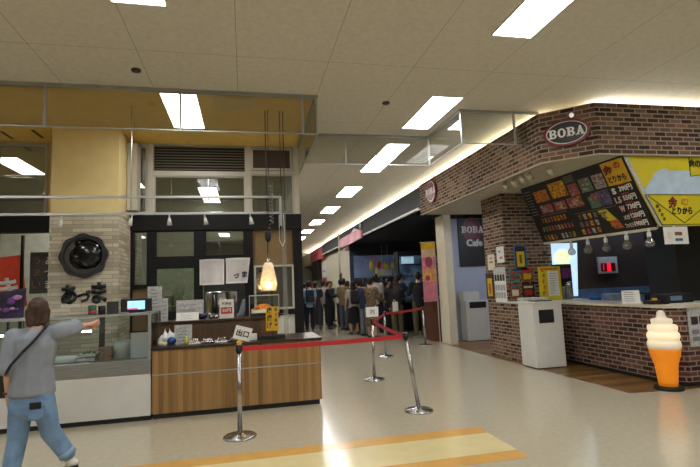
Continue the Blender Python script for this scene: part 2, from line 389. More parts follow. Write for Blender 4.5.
mb = MB(); mb.b(-1.50, -1.41, 8.03, 8.18, 2.71, H); mb.b(0.03, 0.13, 8.03, 8.18, 2.71, H); mb.b(0.84, 0.93, 8.0, 8.2, 2.71, H)
mb.b(-1.41, 0.03, 8.04, 8.18, 3.86, H); mb.b(0.13, 0.84, 8.04, 8.18, 3.86, H)
mb.b(-1.41, 0.03, 8.04, 8.18, 3.36, 3.44); mb.b(0.13, 0.84, 8.04, 8.18, 3.40, 3.46)
struct('trim_4', mb, M_mull)
win(3, -1.41, 0.03, 2.71, 3.36, 0.02, M_mull, M_glassd)
win(4, 0.13, 0.84, 2.71, 3.40, 0.02, M_mull, M_glassd)
lv = MB()
lv.b(-1.41, 0.03, 8.12, 8.14, 3.44, 3.86, mi=1)
for i in range(9):
    z = 3.465+i*0.046; lv.hull([(-1.41, 8.06, z), (0.03, 8.06, z), (-1.41, 8.11, z+0.025), (0.03, 8.11, z+0.025), (-1.41, 8.06, z+0.010), (0.03, 8.06, z+0.010), (-1.41, 8.11, z+0.033), (0.03, 8.11, z+0.033)])
o = root('ventilation_louver', 'wide horizontal slatted vent above the kiosk windows', 'vent', (-0.75, 8.1, 3.44)); obj('louver_slats', lv, [M_louver, M_black], o)
mb = MB(); mb.b(0.17, 0.80, 8.07, 8.1, 3.50, 3.83); 
o = root('square_vent', 'dark square vent grille in a pale frame right of the wide louver', 'vent', (0.45, 8.08, 3.47))
obj('vent_panel', mb, M_dkbrown, o)
mb = MB(); mb.b(0.14, 0.17, 8.04, 8.1, 3.47, 3.85); mb.b(0.79, 0.82, 8.04, 8.1, 3.47, 3.85); mb.b(0.17, 0.79, 8.04, 8.1, 3.47, 3.505); mb.b(0.17, 0.79, 8.04, 8.1, 3.825, 3.85)
obj('vent_frame', mb, M_mull, o)
# black shop front below
mb = MB()
mb.b(-1.80, 0.95, 8.0, 8.15, 2.46, 2.71)                                    # header
for x0, x1, z0, z1 in ((-1.82, -1.71, 0, 2.46), (-1.49, -1.38, 0, 2.46), (-0.78, -0.62, 1.98, 2.46), (-0.78, -0.66, 0, 1.98), (0.0, 0.14, 0, 2.46), (0.80, 0.95, 0, 2.46), (-1.38, -0.78, 1.87, 2.03), (-0.62, 0.0, 1.97, 2.03), (-1.38, -0.78, 0, 1.17), (-1.71, -1.49, 1.55, 1.60), (-1.71, -1.49, 0, 0.9), (0.14, 0.80, 1.04, 1.12)):
    mb.b(x0, x1, 8.02, 8.14, z0, z1)
struct('wall_shopfront_frame', mb, M_blackwood)
mb = MB(); mb.b(-3.9, -2.55, 8.0, 8.15, 2.46, 2.72); mb.b(-3.75, -3.60, 8.0, 8.15, 0, 2.46)
struct('trim_5', mb, M_blackwood)
for n, (x0, x1, z0, z1) in enumerate(((-1.71, -1.49, 1.60, 2.46), (-1.38, -0.78, 2.03, 2.46), (-0.62, 0.0, 2.03, 2.46), (-1.38, -0.78, 1.17, 1.87))):
    win(5+n, x0, x1, z0, z1, 0.015, M_blackwood, M_glassd, 8.04, 8.13)
struct('wall_kiosk_infill', MB().b(-1.71, -1.49, 8.06, 8.12, 0.9, 1.55), M_tan)
# right window with inner pale frame; the tan board paints its brownish reflection
struct('wall_tan_reflection', MB().b(0.14, 0.80, 8.10, 8.13, 1.12, 2.46), M_tan)
win(9, 0.15, 0.80, 1.13, 1.86, 0.03, M_mull, M_glassd, 8.02, 8.09)
struct('wall_low_panel', MB().b(0.14, 0.80, 8.05, 8.12, 0.0, 1.04), M_wwall)
# room behind the kiosk front
struct('wall_backroom', MB().b(-8.9, 0.93, 13.0, 13.1, 0, H), mat('backroom_wall', (150, 150, 136), 0.8))
struct('wall_backroom_side', MB().b(0.85, 0.93, 8.2, 13.0, 0, H), M_wwall)
struct('wall_backroom_left', MB().b(-9.0, -8.9, 5.0, 13.0, 0, H), M_yellow)
struct('wall_doorway_screen', MB().b(-0.75, 0.2, 9.3, 9.35, 0, 2.4), mat('doorway_grey', (96, 96, 98), .5))
# stone pillar
struct('wall_pillar_tile', MB().b(-2.63, -1.74, 7.3, 8.5, 0, 2.63), M_tile, uv=True)
struct('wall_pillar_upper', MB().b(-2.63, -1.75, 7.31, 8.5, 2.63, H-0.012), M_yellow)
struct('wall_pillar_column', MB().b(-1.74, -1.60, 7.75, 8.03, 2.75, 3.8), M_mull)

# BOBA building
FP = [(4.1, 10.6), (4.1, 5.85), (4.63, 5.335), (9.5, 5.27)]
mb = MB()
IN = [(4.2, 10.6), (4.2, 5.89), (4.67, 5.435), (9.5, 5.37)]
mb.prism(FP+IN[::-1], 3.07, 3.78)
struct('wall_brick_fascia', mb, M_brickf, uv=True)
mb = MB(); mb.prism([(4.2, 10.6), (4.2, 5.9), (4.68, 5.44), (9.5, 5.38), (9.5, 10.6)], 3.075, 3.16); struct('ceiling_soffit', mb, M_soffit)
mb = MB(); mb.prism([(4.095, 10.6), (4.095, 5.848), (4.628, 5.330), (9.5, 5.265), (9.5, 5.33), (4.66, 5.39), (4.16, 5.87), (4.16, 10.6)], 3.06, 3.075); struct('trim_6', mb, M_soffit)
mb = MB(); mb.b(4.7, 5.9, 8.02, 8.76, 0.0, 3.07)
struct('wall_brick_pier', mb, M_brickf, uv=True)
struct('wall_kitchen', MB().b(5.9, 9.5, 8.2, 8.3, 0, 3.07), mat('kitchen_steel_wall', (120, 130, 142), 0.35, metal=0.6))
struct('wall_kitchen_side', MB().b(9.4, 9.5, 5.4, 11.4, 0, H), M_dkgrey)
struct('wall_kitchen_screen', MB().b(6.25, 9.4, 8.08, 8.16, 1.22, 3.07), M_dkbrown)
struct('wall_kitchen_column', MB().b(6.90, 7.9, 6.5, 7.1, 0.0, 3.07), M_dkgrey)
# alcove
struct('wall_alcove_back', MB().b(4.85, 7.0, 11.30, 11.38, 0, 3.07), M_bluewall)
struct('wall_alcove_side', MB().b(6.3, 6.4, 8.8, 11.3, 0, 3.07), M_bluewall)
mb = MB(); mb.b(4.68, 4.86, 10.62, 11.14, 0, 3.07); mb.b(4.66, 4.70, 10.60, 10.72, 0, 3.07)
struct('trim_7', mb, M_cream)
# corridor shops beyond
mb = MB(); mb.b(4.1, 4.25, 10.62, 25.4, 3.25, 3.75); struct('wall_black_fascia', mb, M_black)
mb = MB(); mb.b(4.06, 4.12, 10.64, 16.1, 3.20, 3.255); mb.b(4.06, 4.12, 20.7, 25.4, 3.20, 3.255); struct('trim_8', mb, M_white)
struct('wall_pink_fascia', MB().b(4.1, 4.25, 25.4, 30.2, 3.05, 3.72), mat('pink_fascia', (190, 84, 92), 0.6))
struct('wall_cream_fascia', MB().b(4.1, 4.25, 30.2, 33.8, 2.95, 3.7), M_cream)
struct('ceiling_shop', MB().b(4.25, 12.9, 11.4, 33.9, 3.2, 3.3), M_black)  # black colour stands in for the shade inside the unlit shop
struct('wall_cream_side', MB().b(4.3, 4.4, 19.6, 27.0, 0, 3.2), M_cream)
struct('wall_shop_end', MB().b(4.3, 12.9, 19.5, 19.6, 0, 3.2), mat('slate_blue_wall', (62, 72, 88), 0.6))
struct('wall_shop_side', MB().b(8.6, 8.7, 11.4, 19.5, 0, 3.2), M_black)  # coloured black to paint the dark shading of the interior
struct('wall_shop_front', MB().b(5.7, 8.6, 11.4, 11.5, 0, 3.2), M_black)  # interior shade painted in black here as well

# ---------------------------------------------------------------- ceiling lights
M_diff = mat('light_diffuser', (250, 251, 250), 0.4, emit=PANEL_E, var=0.0)
M_lframe = mat('light_frame', (200, 196, 186), 0.4)
def ceiling_light(x, yfar, label, first=[None]):
    if first[0] is None:
        r = root('ceiling_light', label, 'ceiling light', (0, 0, H), 'recessed ceiling lights')
        mb = MB(); mb.b(-0.21, 0.21, -0.63, 0.63, -0.008, -0.001)
        obj('light_diffuser', mb, M_diff, r, local=True)
        mb = MB()
        for x0, x1, y0, y1 in ((-0.225, -0.21, -0.645, 0.645), (0.21, 0.225, -0.645, 0.645), (-0.21, 0.21, -0.645, -0.63), (-0.21, 0.21, 0.63, 0.645)): mb.b(x0, x1, y0, y1, -0.012, -0.001)
        obj('light_frame', mb, M_lframe, r, local=True)
        first[0] = r
    else: r = copy_tree(first[0])
    r.location = (x, yfar-0.63, H-0.0); r['label'] = label
    return r
names = {
 (0, 0): 'ceiling light at the top left edge, over the open floor before the kiosk',
 (0, 1): 'bright ceiling light behind the glass curtain above the kiosk',
 (1, 0): 'largest ceiling light, cut by the top edge above the aisle',
 (1, 1): 'ceiling light above the aisle, next to the corner of the glass curtain',
 (1, 2): 'ceiling light glaring through the rear glass curtain over the aisle',
 (1, 3): 'first ceiling light down the aisle beyond the rear glass curtain',
 (1, 4): 'second ceiling light down the aisle beyond the rear glass curtain',
 (1, 5): 'third ceiling light down the aisle beyond the rear glass curtain',
 (1, 6): 'fourth ceiling light down the aisle beyond the rear glass curtain',
 (1, 7): 'farthest visible ceiling light at the end of the aisle'}
for k in range(9): ceiling_light(2.67, 4.10+2.825*k, names.get((1, k), 'last ceiling light deep at the end of the aisle'))
for k in range(2): ceiling_light(-0.83+0.07*k, 4.06+3.12*k, names[(0, k)]).location.z = H-0.013*k
for i, x in enumerate((-4.33, -0.83, 2.67, 6.17)):
    for k in range(-3, 2 if x in (-4.33,) else (1 if x == 6.17 else 0)):
        ceiling_light(x, 4.08+2.825*k, 'ceiling light outside the view, behind or beside the viewer')
# cove light strips on top of the fascias
M_cove = mat('cove_light', (255, 250, 232), 0.4, emit=COVE_E, var=0.0)
obj('cove_light', MB().b(4.44, 4.46, 6.2, 10.5, 3.79, 3.85), M_cove, label='hidden light strip on top of the brick fascia along the aisle', cat='light strip')
obj('cove_light', MB().b(4.85, 9.3, 5.66, 5.68, 3.79, 3.85), M_cove, label='hidden light strip on top of the brick fascia facing the viewer', cat='light strip')
obj('cove_light', MB().b(4.44, 4.46, 10.7, 24.8, 3.77, 3.83), M_cove, label='hidden light strip above the black fascia down the aisle', cat='light strip')
obj('cove_light', MB().b(4.44, 4.46, 25.6, 33.0, 3.75, 3.81), M_cove, label='hidden light strip above the pink fascia at the far end', cat='light strip')
struct('ceiling_shop_roof', MB().b(4.25, 9.4, 5.95, 33.8, 3.60, 3.62), M_cream)

# ceiling hatch, speaker dots
obj('ceiling_hatch', MB().b(-0.35, 0.13, 5.95, 6.4, H-0.02, H-0.012).b(-0.33, 0.11, 5.97, 6.38, H-0.024, H-0.018), M_yellow, label='square access hatch in the yellow ceiling over the kiosk', cat='hatch')
obj('smoke_detector', MB().lathe([(0.03, -0.03), (0.05, -0.02), (0.05, 0)], (-1.12, 5.35, H)), M_dkbrown, label='small dark round fitting on the ceiling left of the kiosk glass', cat='ceiling fitting')
obj('smoke_detector', MB().lathe([(0.03, -0.03), (0.05, -0.02), (0.05, 0)], (1.9, 5.95, H)), M_dkbrown, label='small dark round fitting on the ceiling over the aisle', cat='ceiling fitting')

# ---------------------------------------------------------------- glass smoke curtains
r = root('smoke_curtain', 'long glass curtain under the ceiling in front of the kiosk, turning the corner', 'glass partition', (0.93, 5.83, H))
xs = [-8.8, -5.2, -3.65, -2.18, -0.72, 0.75, 0.93]
for a, b in zip(xs, xs[1:]): obj('glass_panel', MB().b(a+.004, b-.004, 5.825, 5.833, 3.392, H-0.035), M_glassc, r)
obj('glass_panel', MB().b(0.926, 0.934, 5.84, 7.98, 3.392, H-0.035), M_glassc, r)
mb = MB(); mb.b(-8.8, 0.95, 5.81, 5.85, H-0.045, H-0.001); mb.b(0.91, 0.95, 5.85, 7.98, H-0.045, H-0.001); obj('top_rail', mb, M_alu, r)
mb = MB(); mb.b(-8.8, 0.94, 5.82, 5.838, 3.38, 3.394); mb.b(0.92, 0.94, 5.838, 7.98, 3.38, 3.394); obj('bottom_edge', mb, M_alu, r)
for x in xs[1:-1]: obj('joint_strip', MB().b(x-0.014, x+0.014, 5.815, 5.843, 3.394, H-0.045), M_alu, r)
obj('joint_strip', MB().b(0.92, 0.94, 5.82, 5.84, 3.394, H-0.045), M_alu, r)
r = root('smoke_curtain', 'glass curtain under the ceiling across the aisle, stepping forward to the brick shop', 'glass partition', (3.05, 7.33, H))
for a, b in ((0.96, 1.62), (1.62, 3.045)): obj('glass_panel', MB().b(a+.004, b-.004, 7.326, 7.334, 3.41, H-0.035), M_glassc, r)
obj('glass_panel', MB().b(3.046, 3.054, 6.10, 7.32, 3.41, H-0.035), M_glassc, r)
for a, b in ((3.06, 3.88), (3.88, 4.25)): obj('glass_panel', MB().b(a+.004, b-.004, 6.086, 6.094, 3.41 if b < 4 else 3.80, H-0.035), M_glassc, r)
obj('glass_panel', MB().b(3.89, 4.09, 6.086, 6.094, 3.41, 3.80), M_glassc, r)
mb = MB(); mb.b(0.96, 3.07, 7.31, 7.35, H-0.04, H-0.001); mb.b(3.03, 3.07, 6.07, 7.31, H-0.04, H-0.001); mb.b(3.07, 4.3, 6.07, 6.11, H-0.04, H-0.001); obj('top_rail', mb, M_alu, r)
mb = MB(); mb.b(0.96, 3.06, 7.322, 7.338, 3.40, 3.412); mb.b(3.04, 3.06, 6.08, 7.322, 3.40, 3.412); mb.b(3.06, 4.09, 6.082, 6.098, 3.40, 3.412); obj('bottom_edge', mb, M_alu, r)
for x in (1.62,): obj('joint_strip', MB().b(x-0.014, x+0.014, 7.315, 7.345, 3.412, H-0.04), M_alu, r)
for x, y in ((3.05, 7.33), (3.05, 6.09), (3.885, 6.09)): obj('joint_strip', MB().b(x-0.014, x+0.014, y-0.013, y+0.013, 3.412, H-0.04), M_alu, r)

# ---------------------------------------------------------------- human builder
def bake(mb_bm, voxel, smooth=4, fac=0.5):
    me = bpy.data.meshes.new('b'); mb_bm.to_mesh(me); mb_bm.free()
    o = bpy.data.objects.new('b', me); COL.objects.link(o)
    r = o.modifiers.new('r', 'REMESH'); r.mode = 'VOXEL'; r.voxel_size = voxel; r.use_smooth_shade = True
    s = o.modifiers.new('s', 'SMOOTH'); s.factor = fac; s.iterations = smooth
    dg = bpy.context.evaluated_depsgraph_get(); out = bpy.data.meshes.new_from_object(o.evaluated_get(dg))
    bpy.data.objects.remove(o); bpy.data.meshes.remove(me)
    for p in out.polygons: p.use_smooth = True
    return out
_ico = None
def ico():
    global _ico
    if _ico is None:
        b = bmesh.new(); bmesh.ops.create_icosphere(b, subdivisions=2, radius=1); _ico = [v.co.copy() for v in b.verts]; b.free()
    return _ico
def limb(mb, a, ra, b, rb, sa=(1, 1, 1), sb=(1, 1, 1)):
    a = Vector(a); b = Vector(b)
    mb.hull([tuple(a+Vector((v.x*ra*sa[0], v.y*ra*sa[1], v.z*ra*sa[2]))) for v in ico()]+[tuple(b+Vector((v.x*rb*sb[0], v.y*rb*sb[1], v.z*rb*sb[2]))) for v in ico()])
def lerp(a, b, t): return Vector(a)*(1-t)+Vector(b)*t

def joints(h=1.7, aR=(5, 8, 15), aL=(5, 8, 15), lR=(0, 0), lL=(0, 0), lean=0, headyaw=0, headpitch=0):
    """standing figure facing +Y; arms = shoulder flexion, abduction, elbow flexion; legs = hip flexion, knee flexion (degrees)"""
    k = h/1.7; J = {}
    rd = math.radians
    for s, leg in ((1, lR), (-1, lL)):
        hip = Vector((0.09*s, 0, 0.90)); a = rd(leg[0]); kn = hip+Vector((0.015*s, math.sin(a)*0.42, -math.cos(a)*0.42))
        b = a-rd(leg[1]); an = kn+Vector((0.0, math.sin(b)*0.40, -math.cos(b)*0.40)); n = 'R' if s > 0 else 'L'
        toe = an+Vector((0.02*s, math.cos(b*0.6)*0.16, -0.05+math.sin(b*0.6)*0.16)); heel = an+Vector((0, -0.05, -0.05))
        J['hip'+n], J['kne'+n], J['ank'+n], J['toe'+n], J['hel'+n] = hip, kn, an, toe, heel
    low = min(J['toeR'].z, J['toeL'].z, J['helR'].z, J['helL'].z)-0.028
    L = rd(lean); rot = Matrix.Rotation(-L, 3, 'X'); pv = Vector((0, 0, 0.93))
    def up(v): return pv+rot @ (Vector(v)-pv)
    J['pelvis'] = pv; J['waist'] = up((0, 0, 1.08)); J['chest'] = up((0, 0.0, 1.27)); J['neck'] = up((0, -0.01, 1.44)); J['skull'] = up((0, 0.02, 1.595))
    for s, arm in ((1, aR), (-1, aL)):
        n = 'R' if s > 0 else 'L'; sh = up((0.175*s, 0, 1.385)); f, ab, e = rd(arm[0]), rd(arm[1]), rd(arm[2])
        d = Vector((math.sin(ab)*s, math.sin(f)*math.cos(ab), -math.cos(f)*math.cos(ab))); el = sh+d*0.275
        f2 = f+e; ab2 = ab*0.4; d2 = Vector((math.sin(ab2)*s*0.6-0.15*s*math.sin(e), math.sin(f2), -math.cos(f2))).normalized(); wr = el+d2*0.24
        J['sho'+n], J['elb'+n], J['wri'+n], J['hnd'+n] = sh, el, wr, wr+d2*0.085
    for q in J: J[q] = (J[q]-Vector((0, 0, low)))*k
    J['k'] = k; J['yaw'] = rd(headyaw); J['pitch'] = rd(headpitch)
    return J

def human(label, loc, rz, J, skin=(196, 150, 124), shirt=(120, 120, 120), pants=(40, 40, 50), hair=(26, 20, 18), shoes=(30, 30, 32), sleeve='short', bottom='pants', hairlen='short', hat=None, bulk=1.0, voxel=0.012, group=None, hem=0.84, top_mat=None, name='person', detail=False, cat='person', bot_mat=None):
    k = J['k']; r = root(name, label, cat, loc, group, rz)
    key = lambda n, c, **kw: mat('%s_%d_%d_%d' % ((n,)+tuple(c)), c, **kw)
    M_skin = key('skin', skin, rough=0.55, var=0.02); M_sh = top_mat or key('shirt', shirt, rough=0.85, var=0.05, scale=9); M_pa = bot_mat or key('trousers', pants, rough=0.9, var=0.06, scale=8)
    M_ha = key('hair', hair, rough=0.6, var=0.2, scale=30); M_so = key('shoe', shoes, rough=0.6)
    V = Vector
    # --- body
    mb = MB(); sk = J['skull']
    HR = Matrix.Rotation(J['yaw'], 3, 'Z') @ Matrix.Rotation(-J['pitch'], 3, 'X')
    def hd(x, y, z): return sk+HR @ (V((x, y, z))*k)
    def hs(c, rad, sc, m=mb): m.sph(tuple(c), rad*k, sc, rot=HR)
    hs(hd(0, -0.005, 0.03), 0.1, (0.76, 0.94, 0.88))
    limb(mb, hd(0, 0.015, 0.0), 0.068*k, hd(0, 0.045, -0.075), 0.036*k, (1, 1.0, 1), (1.05, 0.9, 0.8))
    limb(mb, hd(0, 0.088, 0.01), 0.008*k, hd(0, 0.100, -0.022), 0.013*k)
    for s in (-1, 1): limb(mb, hd(0.076*s, 0.0, 0.02), 0.012*k, hd(0.074*s, 0.002, -0.02), 0.009*k, (0.6, 1.3, 1), (0.6, 1.1, 1))
    limb(mb, J['neck']-V((0, 0, 0.04*k)), 0.055*k, hd(0, -0.01, -0.05), 0.048*k)
    limb(mb, J['pelvis'], 0.12*k, J['waist'], 0.105*k, (1.2, 0.8, 0.8), (1.15, 0.8, 0.8))
    limb(mb, J['waist'], 0.105*k, J['chest'], 0.12*k, (1.15, 0.8, 0.8), (1.2, 0.85, 1))
    limb(mb, lerp(J['shoL'], J['shoR'], 0.12), 0.048*k, lerp(J['shoL'], J['shoR'], 0.88), 0.048*k)
    limb(mb, J['chest'], 0.12*k, J['neck'], 0.05*k, (1.2, 0.8, 0.9), (1.4, 1, 1))
    for s in 'LR':
        limb(mb, J['sho'+s], 0.05*k, J['elb'+s], 0.037*k); limb(mb, J['elb'+s], 0.037*k, J['wri'+s], 0.024*k)
        wr, hn = J['wri'+s], J['hnd'+s]; d = (hn-wr).normalized(); sd = V((1 if s == 'R' else -1, 0, 0))
        fw = (d.cross(sd)).normalized()
        if fw.length < 0.1: fw = V((0, 1, 0))
        # palm plane: width along fw (front/back), curl toward body (-sd)
        limb(mb, wr, 0.022*k, hn-fw*0.018*k, 0.016*k); limb(mb, wr, 0.022*k, hn+fw*0.018*k, 0.016*k)
        lens = (0.066, 0.078, 0.073, 0.056)
        for i in range(4):
            b0 = hn+fw*(0.027-0.018*i)*k*(1 if fw.y > -2 else 1); l = lens[i]*k; cur = -sd*0.35
            m1 = b0+(d+cur*0.3).normalized()*l*0.5; m2 = m1+(d+cur*1.6).normalized()*l*0.5
            limb(mb, b0, 0.0088*k, m1, 0.008*k); limb(mb, m1, 0.008*k, m2, 0.0068*k)
        t0 = lerp(wr, hn, 0.35)+fw*0.022*k; t1 = t0+(d*0.6+fw*0.8).normalized()*0.036*k; t2 = t1+(d+fw*0.1-sd*0.2).normalized()*0.028*k
        limb(mb, t0, 0.011*k, t1, 0.0095*k); limb(mb, t1, 0.0095*k, t2, 0.008*k)
        limb(mb, J['hip'+s], 0.082*k, J['kne'+s], 0.052*k); limb(mb, J['kne'+s], 0.052*k, J['ank'+s], 0.036*k)
        limb(mb, J['hel'+s], 0.026*k, J['toe'+s], 0.024*k, (1.1, 1, 1), (1.4, 1, 0.8)); limb(mb, J['ank'+s], 0.034*k, lerp(J['hel'+s], J['toe'+s], 0.4), 0.028*k)
    body = obj('body', bake(mb.bm, voxel*0.75 if detail else voxel, 2, 0.4), M_skin, r, local=True)
    # --- top
    mb = MB(); g = 0.016*k*bulk
    low = lerp(J['pelvis'], J['pelvis'], 0)+V((0, 0, (hem-0.93)*k))
    limb(mb, low, 0.125*k+g, J['waist'], 0.11*k+g, (1.22, 0.86, 0.25), (1.15, 0.85, 0.8))
    limb(mb, J['waist'], 0.11*k+g, J['chest'], 0.122*k+g, (1.15, 0.85, 0.8), (1.2, 0.88, 1))
    limb(mb, J['chest'], 0.12*k+g, J['neck']-V((0, 0, 0.03*k)), 0.05*k+g*0.6, (1.22, 0.85, 0.9), (1.3, 1.05, 0.6))
    limb(mb, lerp(J['shoL'], J['shoR'], 0.08), 0.05*k+g*0.7, lerp(J['shoL'], J['shoR'], 0.92), 0.05*k+g*0.7)
    for s in 'LR':
        if sleeve == 'long': limb(mb, J['sho'+s], 0.052*k+g, J['elb'+s], 0.042*k+g); limb(mb, J['elb'+s], 0.042*k+g, lerp(J['elb'+s], J['wri'+s], 0.93), 0.03*k+g*0.7)
        elif sleeve == 'elbow': limb(mb, J['sho'+s], 0.052*k+g, lerp(J['sho'+s], J['elb'+s], 0.95), 0.05*k+g)
        else: limb(mb, J['sho'+s], 0.052*k+g, lerp(J['sho'+s], J['elb'+s], 0.7), 0.046*k+g)
    obj('shirt', bake(mb.bm, voxel, 3), M_sh, r, local=True)
    # --- bottom
    mb = MB()
    if bottom == 'skirt':
        limb(mb, J['pelvis']+V((0, 0, 0.05*k)), 0.135*k, J['pelvis']-V((0, 0, 0.55*k)), 0.2*k, (1.2, 0.85, 0.4), (1.15, 0.95, 0.2)); nm = 'skirt'
    else:
        nm = 'trousers'
        limb(mb, J['pelvis']-V((0, 0, 0.02*k)), 0.132*k, J['waist']-V((0, 0, 0.04*k)), 0.115*k, (1.2, 0.82, 0.7), (1.15, 0.8, 0.4))
        if detail: limb(mb, J['hipR']-V((.01, 0, .055)), 0.118*k, J['hipL']-V((-.01, 0, .055)), 0.118*k, (1, 1, 1.15), (1, 1, 1.15))
        for s in 'LR':
            limb(mb, J['hip'+s], 0.092*k+g*0.3, J['kne'+s], 0.062*k+g*0.6); limb(mb, J['kne'+s], 0.062*k+g*0.6, lerp(J['kne'+s], J['ank'+s], 0.92), 0.05*k+g*0.6)
    obj(nm, bake(mb.bm, voxel, 3), M_pa, r, local=True)
    for s in 'LR':
        mb = MB(); hl, to = J['hel'+s], J['toe'+s]
        limb(mb, hl+V((0, 0, 0.006)), 0.038*k, to, 0.036*k, (1.0, 1.0, 0.8), (1.25, 1, 0.75)); limb(mb, J['ank'+s]-V((0, 0, 0.01)), 0.042*k, lerp(hl, to, 0.45), 0.036*k)
        sh = obj('shoe', bake(mb.bm, 0.008 if detail else 0.012, 2), M_so, r, local=True)
        if detail:
            mb = MB(); dn = (to-hl).normalized(); nn = V((0, 0, -1)); nn = (nn-dn*nn.dot(dn)).normalized()
            limb(mb, hl+nn*0.026, 0.034*k, to+nn*0.022, 0.034*k, (1, 1, 0.45), (1.3, 1, 0.45)); obj('shoe_sole', bake(mb.bm, 0.008, 1), M_rubber, sh, local=True)
    # --- hair
    mb = MB()
    hs(hd(0, -0.022, 0.045), 0.1, (0.86, 0.95, 0.90), mb)
    limb(mb, hd(0, -0.045, 0.02), 0.075*k, hd(0, -0.055, -0.045), 0.05*k, (1.1, 0.9, 1), (1.1, 0.8, 1))
    limb(mb, hd(0, 0.055, 0.085), 0.032*k, hd(0, 0.0, 0.10), 0.05*k, (1.7, 0.8, 0.7), (1.3, 1, 0.7))
    for s in (-1, 1): limb(mb, hd(0.07*s, -0.015, 0.03), 0.018*k, hd(0.072*s, -0.01, -0.015), 0.010*k, (0.7, 2.0, 1), (0.6, 1.6, 1))
    if hairlen in ('bob', 'long'):
        zb = -0.10 if hairlen == 'bob' else -0.27
        for s in (-1, 0, 1): limb(mb, hd(0.05*s, -0.04, 0.0), 0.05*k, hd(0.055*s, -0.06, zb), 0.035*k)
    if hairlen == 'bun': limb(mb, hd(0, -0.10, 0.07), 0.04*k, hd(0, -0.11, 0.06), 0.042*k)
    obj('hair', bake(mb.bm, 0.007 if detail else 0.010, 2), M_ha, r, local=True)
    if hat:
        mb = MB(); hs(hd(0, -0.01, 0.075), 0.1, (0.9, 1.02, 0.72), mb); limb(mb, hd(0, 0.06, 0.06), 0.075*k, hd(0, 0.12, 0.05), 0.055*k, (1, 1, 0.12), (1, 1, 0.12))
        obj('hat', bake(mb.bm, 0.010, 2), key('hat', hat, rough=0.8), r, local=True)
    mb = MB()
    for s in (-1, 1): mb.sph(tuple(hd(0.030*s, 0.080, 0.014)), 0.010*k, (1.3, 0.7, 0.7), n=1)
    obj('eyes', mb, key('eye', (30, 24, 22), rough=0.3), r, local=True)
    mb = MB(); limb(mb, hd(-0.018, 0.081, -0.055), 0.004*k, hd(0.018, 0.081, -0.055), 0.004*k, (1, 1.2, 0.9), (1, 1.2, 0.9))
    obj('mouth', mb, key('lips', (150, 84, 78)), r, local=True)
    return r

# ---------------------------------------------------------------- lights added to brighten the back room (seen through the shop front windows)
ceiling_light(-0.83, 10.3, 'added ceiling light brightening the room behind the kiosk, seen through the middle window')
ceiling_light(-4.0, 10.3, 'added ceiling light brightening the room behind the kiosk, seen through the left window')
ceiling_light(-0.83, 12.7, 'added rear ceiling light brightening the room behind the kiosk windows')
ceiling_light(-4.0, 12.7, 'added rear ceiling light brightening the room behind the far left window')
ceiling_light(-2.4, 11.5, 'added ceiling light brightening the back room, hidden behind the stone pillar')

# ---------------------------------------------------------------- KIOSK
obj('ceiling_slot', MB().b(-3.42, -3.38, 7.60, 7.95, 3.88, 3.889), M_dkbrown, label='dark narrow slot in the yellow ceiling at the left edge', cat='ceiling slot', group='slots in the yellow ceiling')
obj('ceiling_slot', MB().b(-2.98, -2.94, 7.50, 7.86, 3.88, 3.889), M_dkbrown, label='dark narrow slot in the yellow ceiling above the left window', cat='ceiling slot', group='slots in the yellow ceiling')
# display case
FY = 6.15
r = root('display_case', 'long glass food display case with a white base left of the wooden counter', 'display case', (-2.6, 6.5, 0))
obj('case_base', MB().b(-4.6, -1.10, FY, 6.95, 0.055, 0.53), M_white, r)
obj('kick_board', MB().b(-4.6, -1.10, FY+.02, 6.93, 0.0, 0.055), M_kick, r)
obj('steel_band', MB().b(-4.6, -1.10, FY-.006, 6.95, 0.53, 0.70, bev=.004), M_brushed, r)
obj('front_glass', MB().b(-4.6, -1.13, FY+.01, FY+.018, 0.70, 1.215), M_glass, r)
obj('top_shelf', MB().b(-4.6, -1.10, FY+.0, 6.75, 1.215, 1.24, bev=.003), M_alu, r)
obj('glass_shelf', MB().b(-4.55, -1.75, 6.35, 6.80, 1.02, 1.035), M_glass, r)
obj('case_lamp', MB().cyl((-4.5, 6.33, 1.05), (-1.80, 6.33, 1.05), 0.011), mat('case_lamp_glow', (235, 240, 245), emit=26.0, var=0), r)
obj('corner_post', MB().b(-1.135, -1.10, FY, FY+.03, 0.70, 1.215), M_alu, r); obj('corner_post', MB().b(-1.135, -1.10, 6.70, 6.73, 0.70, 1.215), M_alu, r)
obj('center_post', MB().b(-1.76, -1.70, 6.5, 6.53, 0.70, 1.215).b(-2.62, -2.60, FY, FY+.02, 0.70, 1.215), M_black, r)
obj('side_glass', MB().b(-1.115, -1.107, FY+.03, 6.70, 0.70, 1.215), M_glass, r)
def tray(x, y, z, sx, sy, label, m_in, h=0.045, n=14, name='food_tray', g=None):
    r = root(name, label, 'tray', (x, y, z), g)
    mb = MB(); a, b = sx/2, sy/2
    mb.b(-a, a, -b, b, 0, .006); mb.b(-a, -a+.006, -b, b, 0, h); mb.b(a-.006, a, -b, b, 0, h); mb.b(-a, a, -b, -b+.006, 0, h); mb.b(-a, a, b-.006, b, 0, h)
    obj('tray_body', mb, M_plastic, r, local=True)
    if n:
        mb = MB()
        for i in range(n): mb.sph((random.uniform(-a+.03, a-.03), random.uniform(-b+.03, b-.03), h*0.6+random.uniform(0, .02)), .026, (1.2, 1, .8), n=1, rot=Matrix.Rotation(random.random()*3, 3, 'Z'))
        o = obj('food', mb, m_in, r, local=True, kind='stuff')
    return r
tray(-2.12, 6.45, 0.70, .34, .34, 'shallow white tray inside the glass case beside the walking shopper', M_fry, .05, 0)
tray(-2.75, 6.50, 0.70, .34, .34, 'tray of fried pieces at the far left inside the glass case', M_fry)
for i in range(2): tray(-1.85+i*.01, 6.40, 0.70+0.05*i, .2, .2, ('lower' if i == 0 else 'upper')+' small tray of greens stacked in the middle of the glass case', mat('greens', (60, 110, 60), var=.3, scale=30), .04, 6)
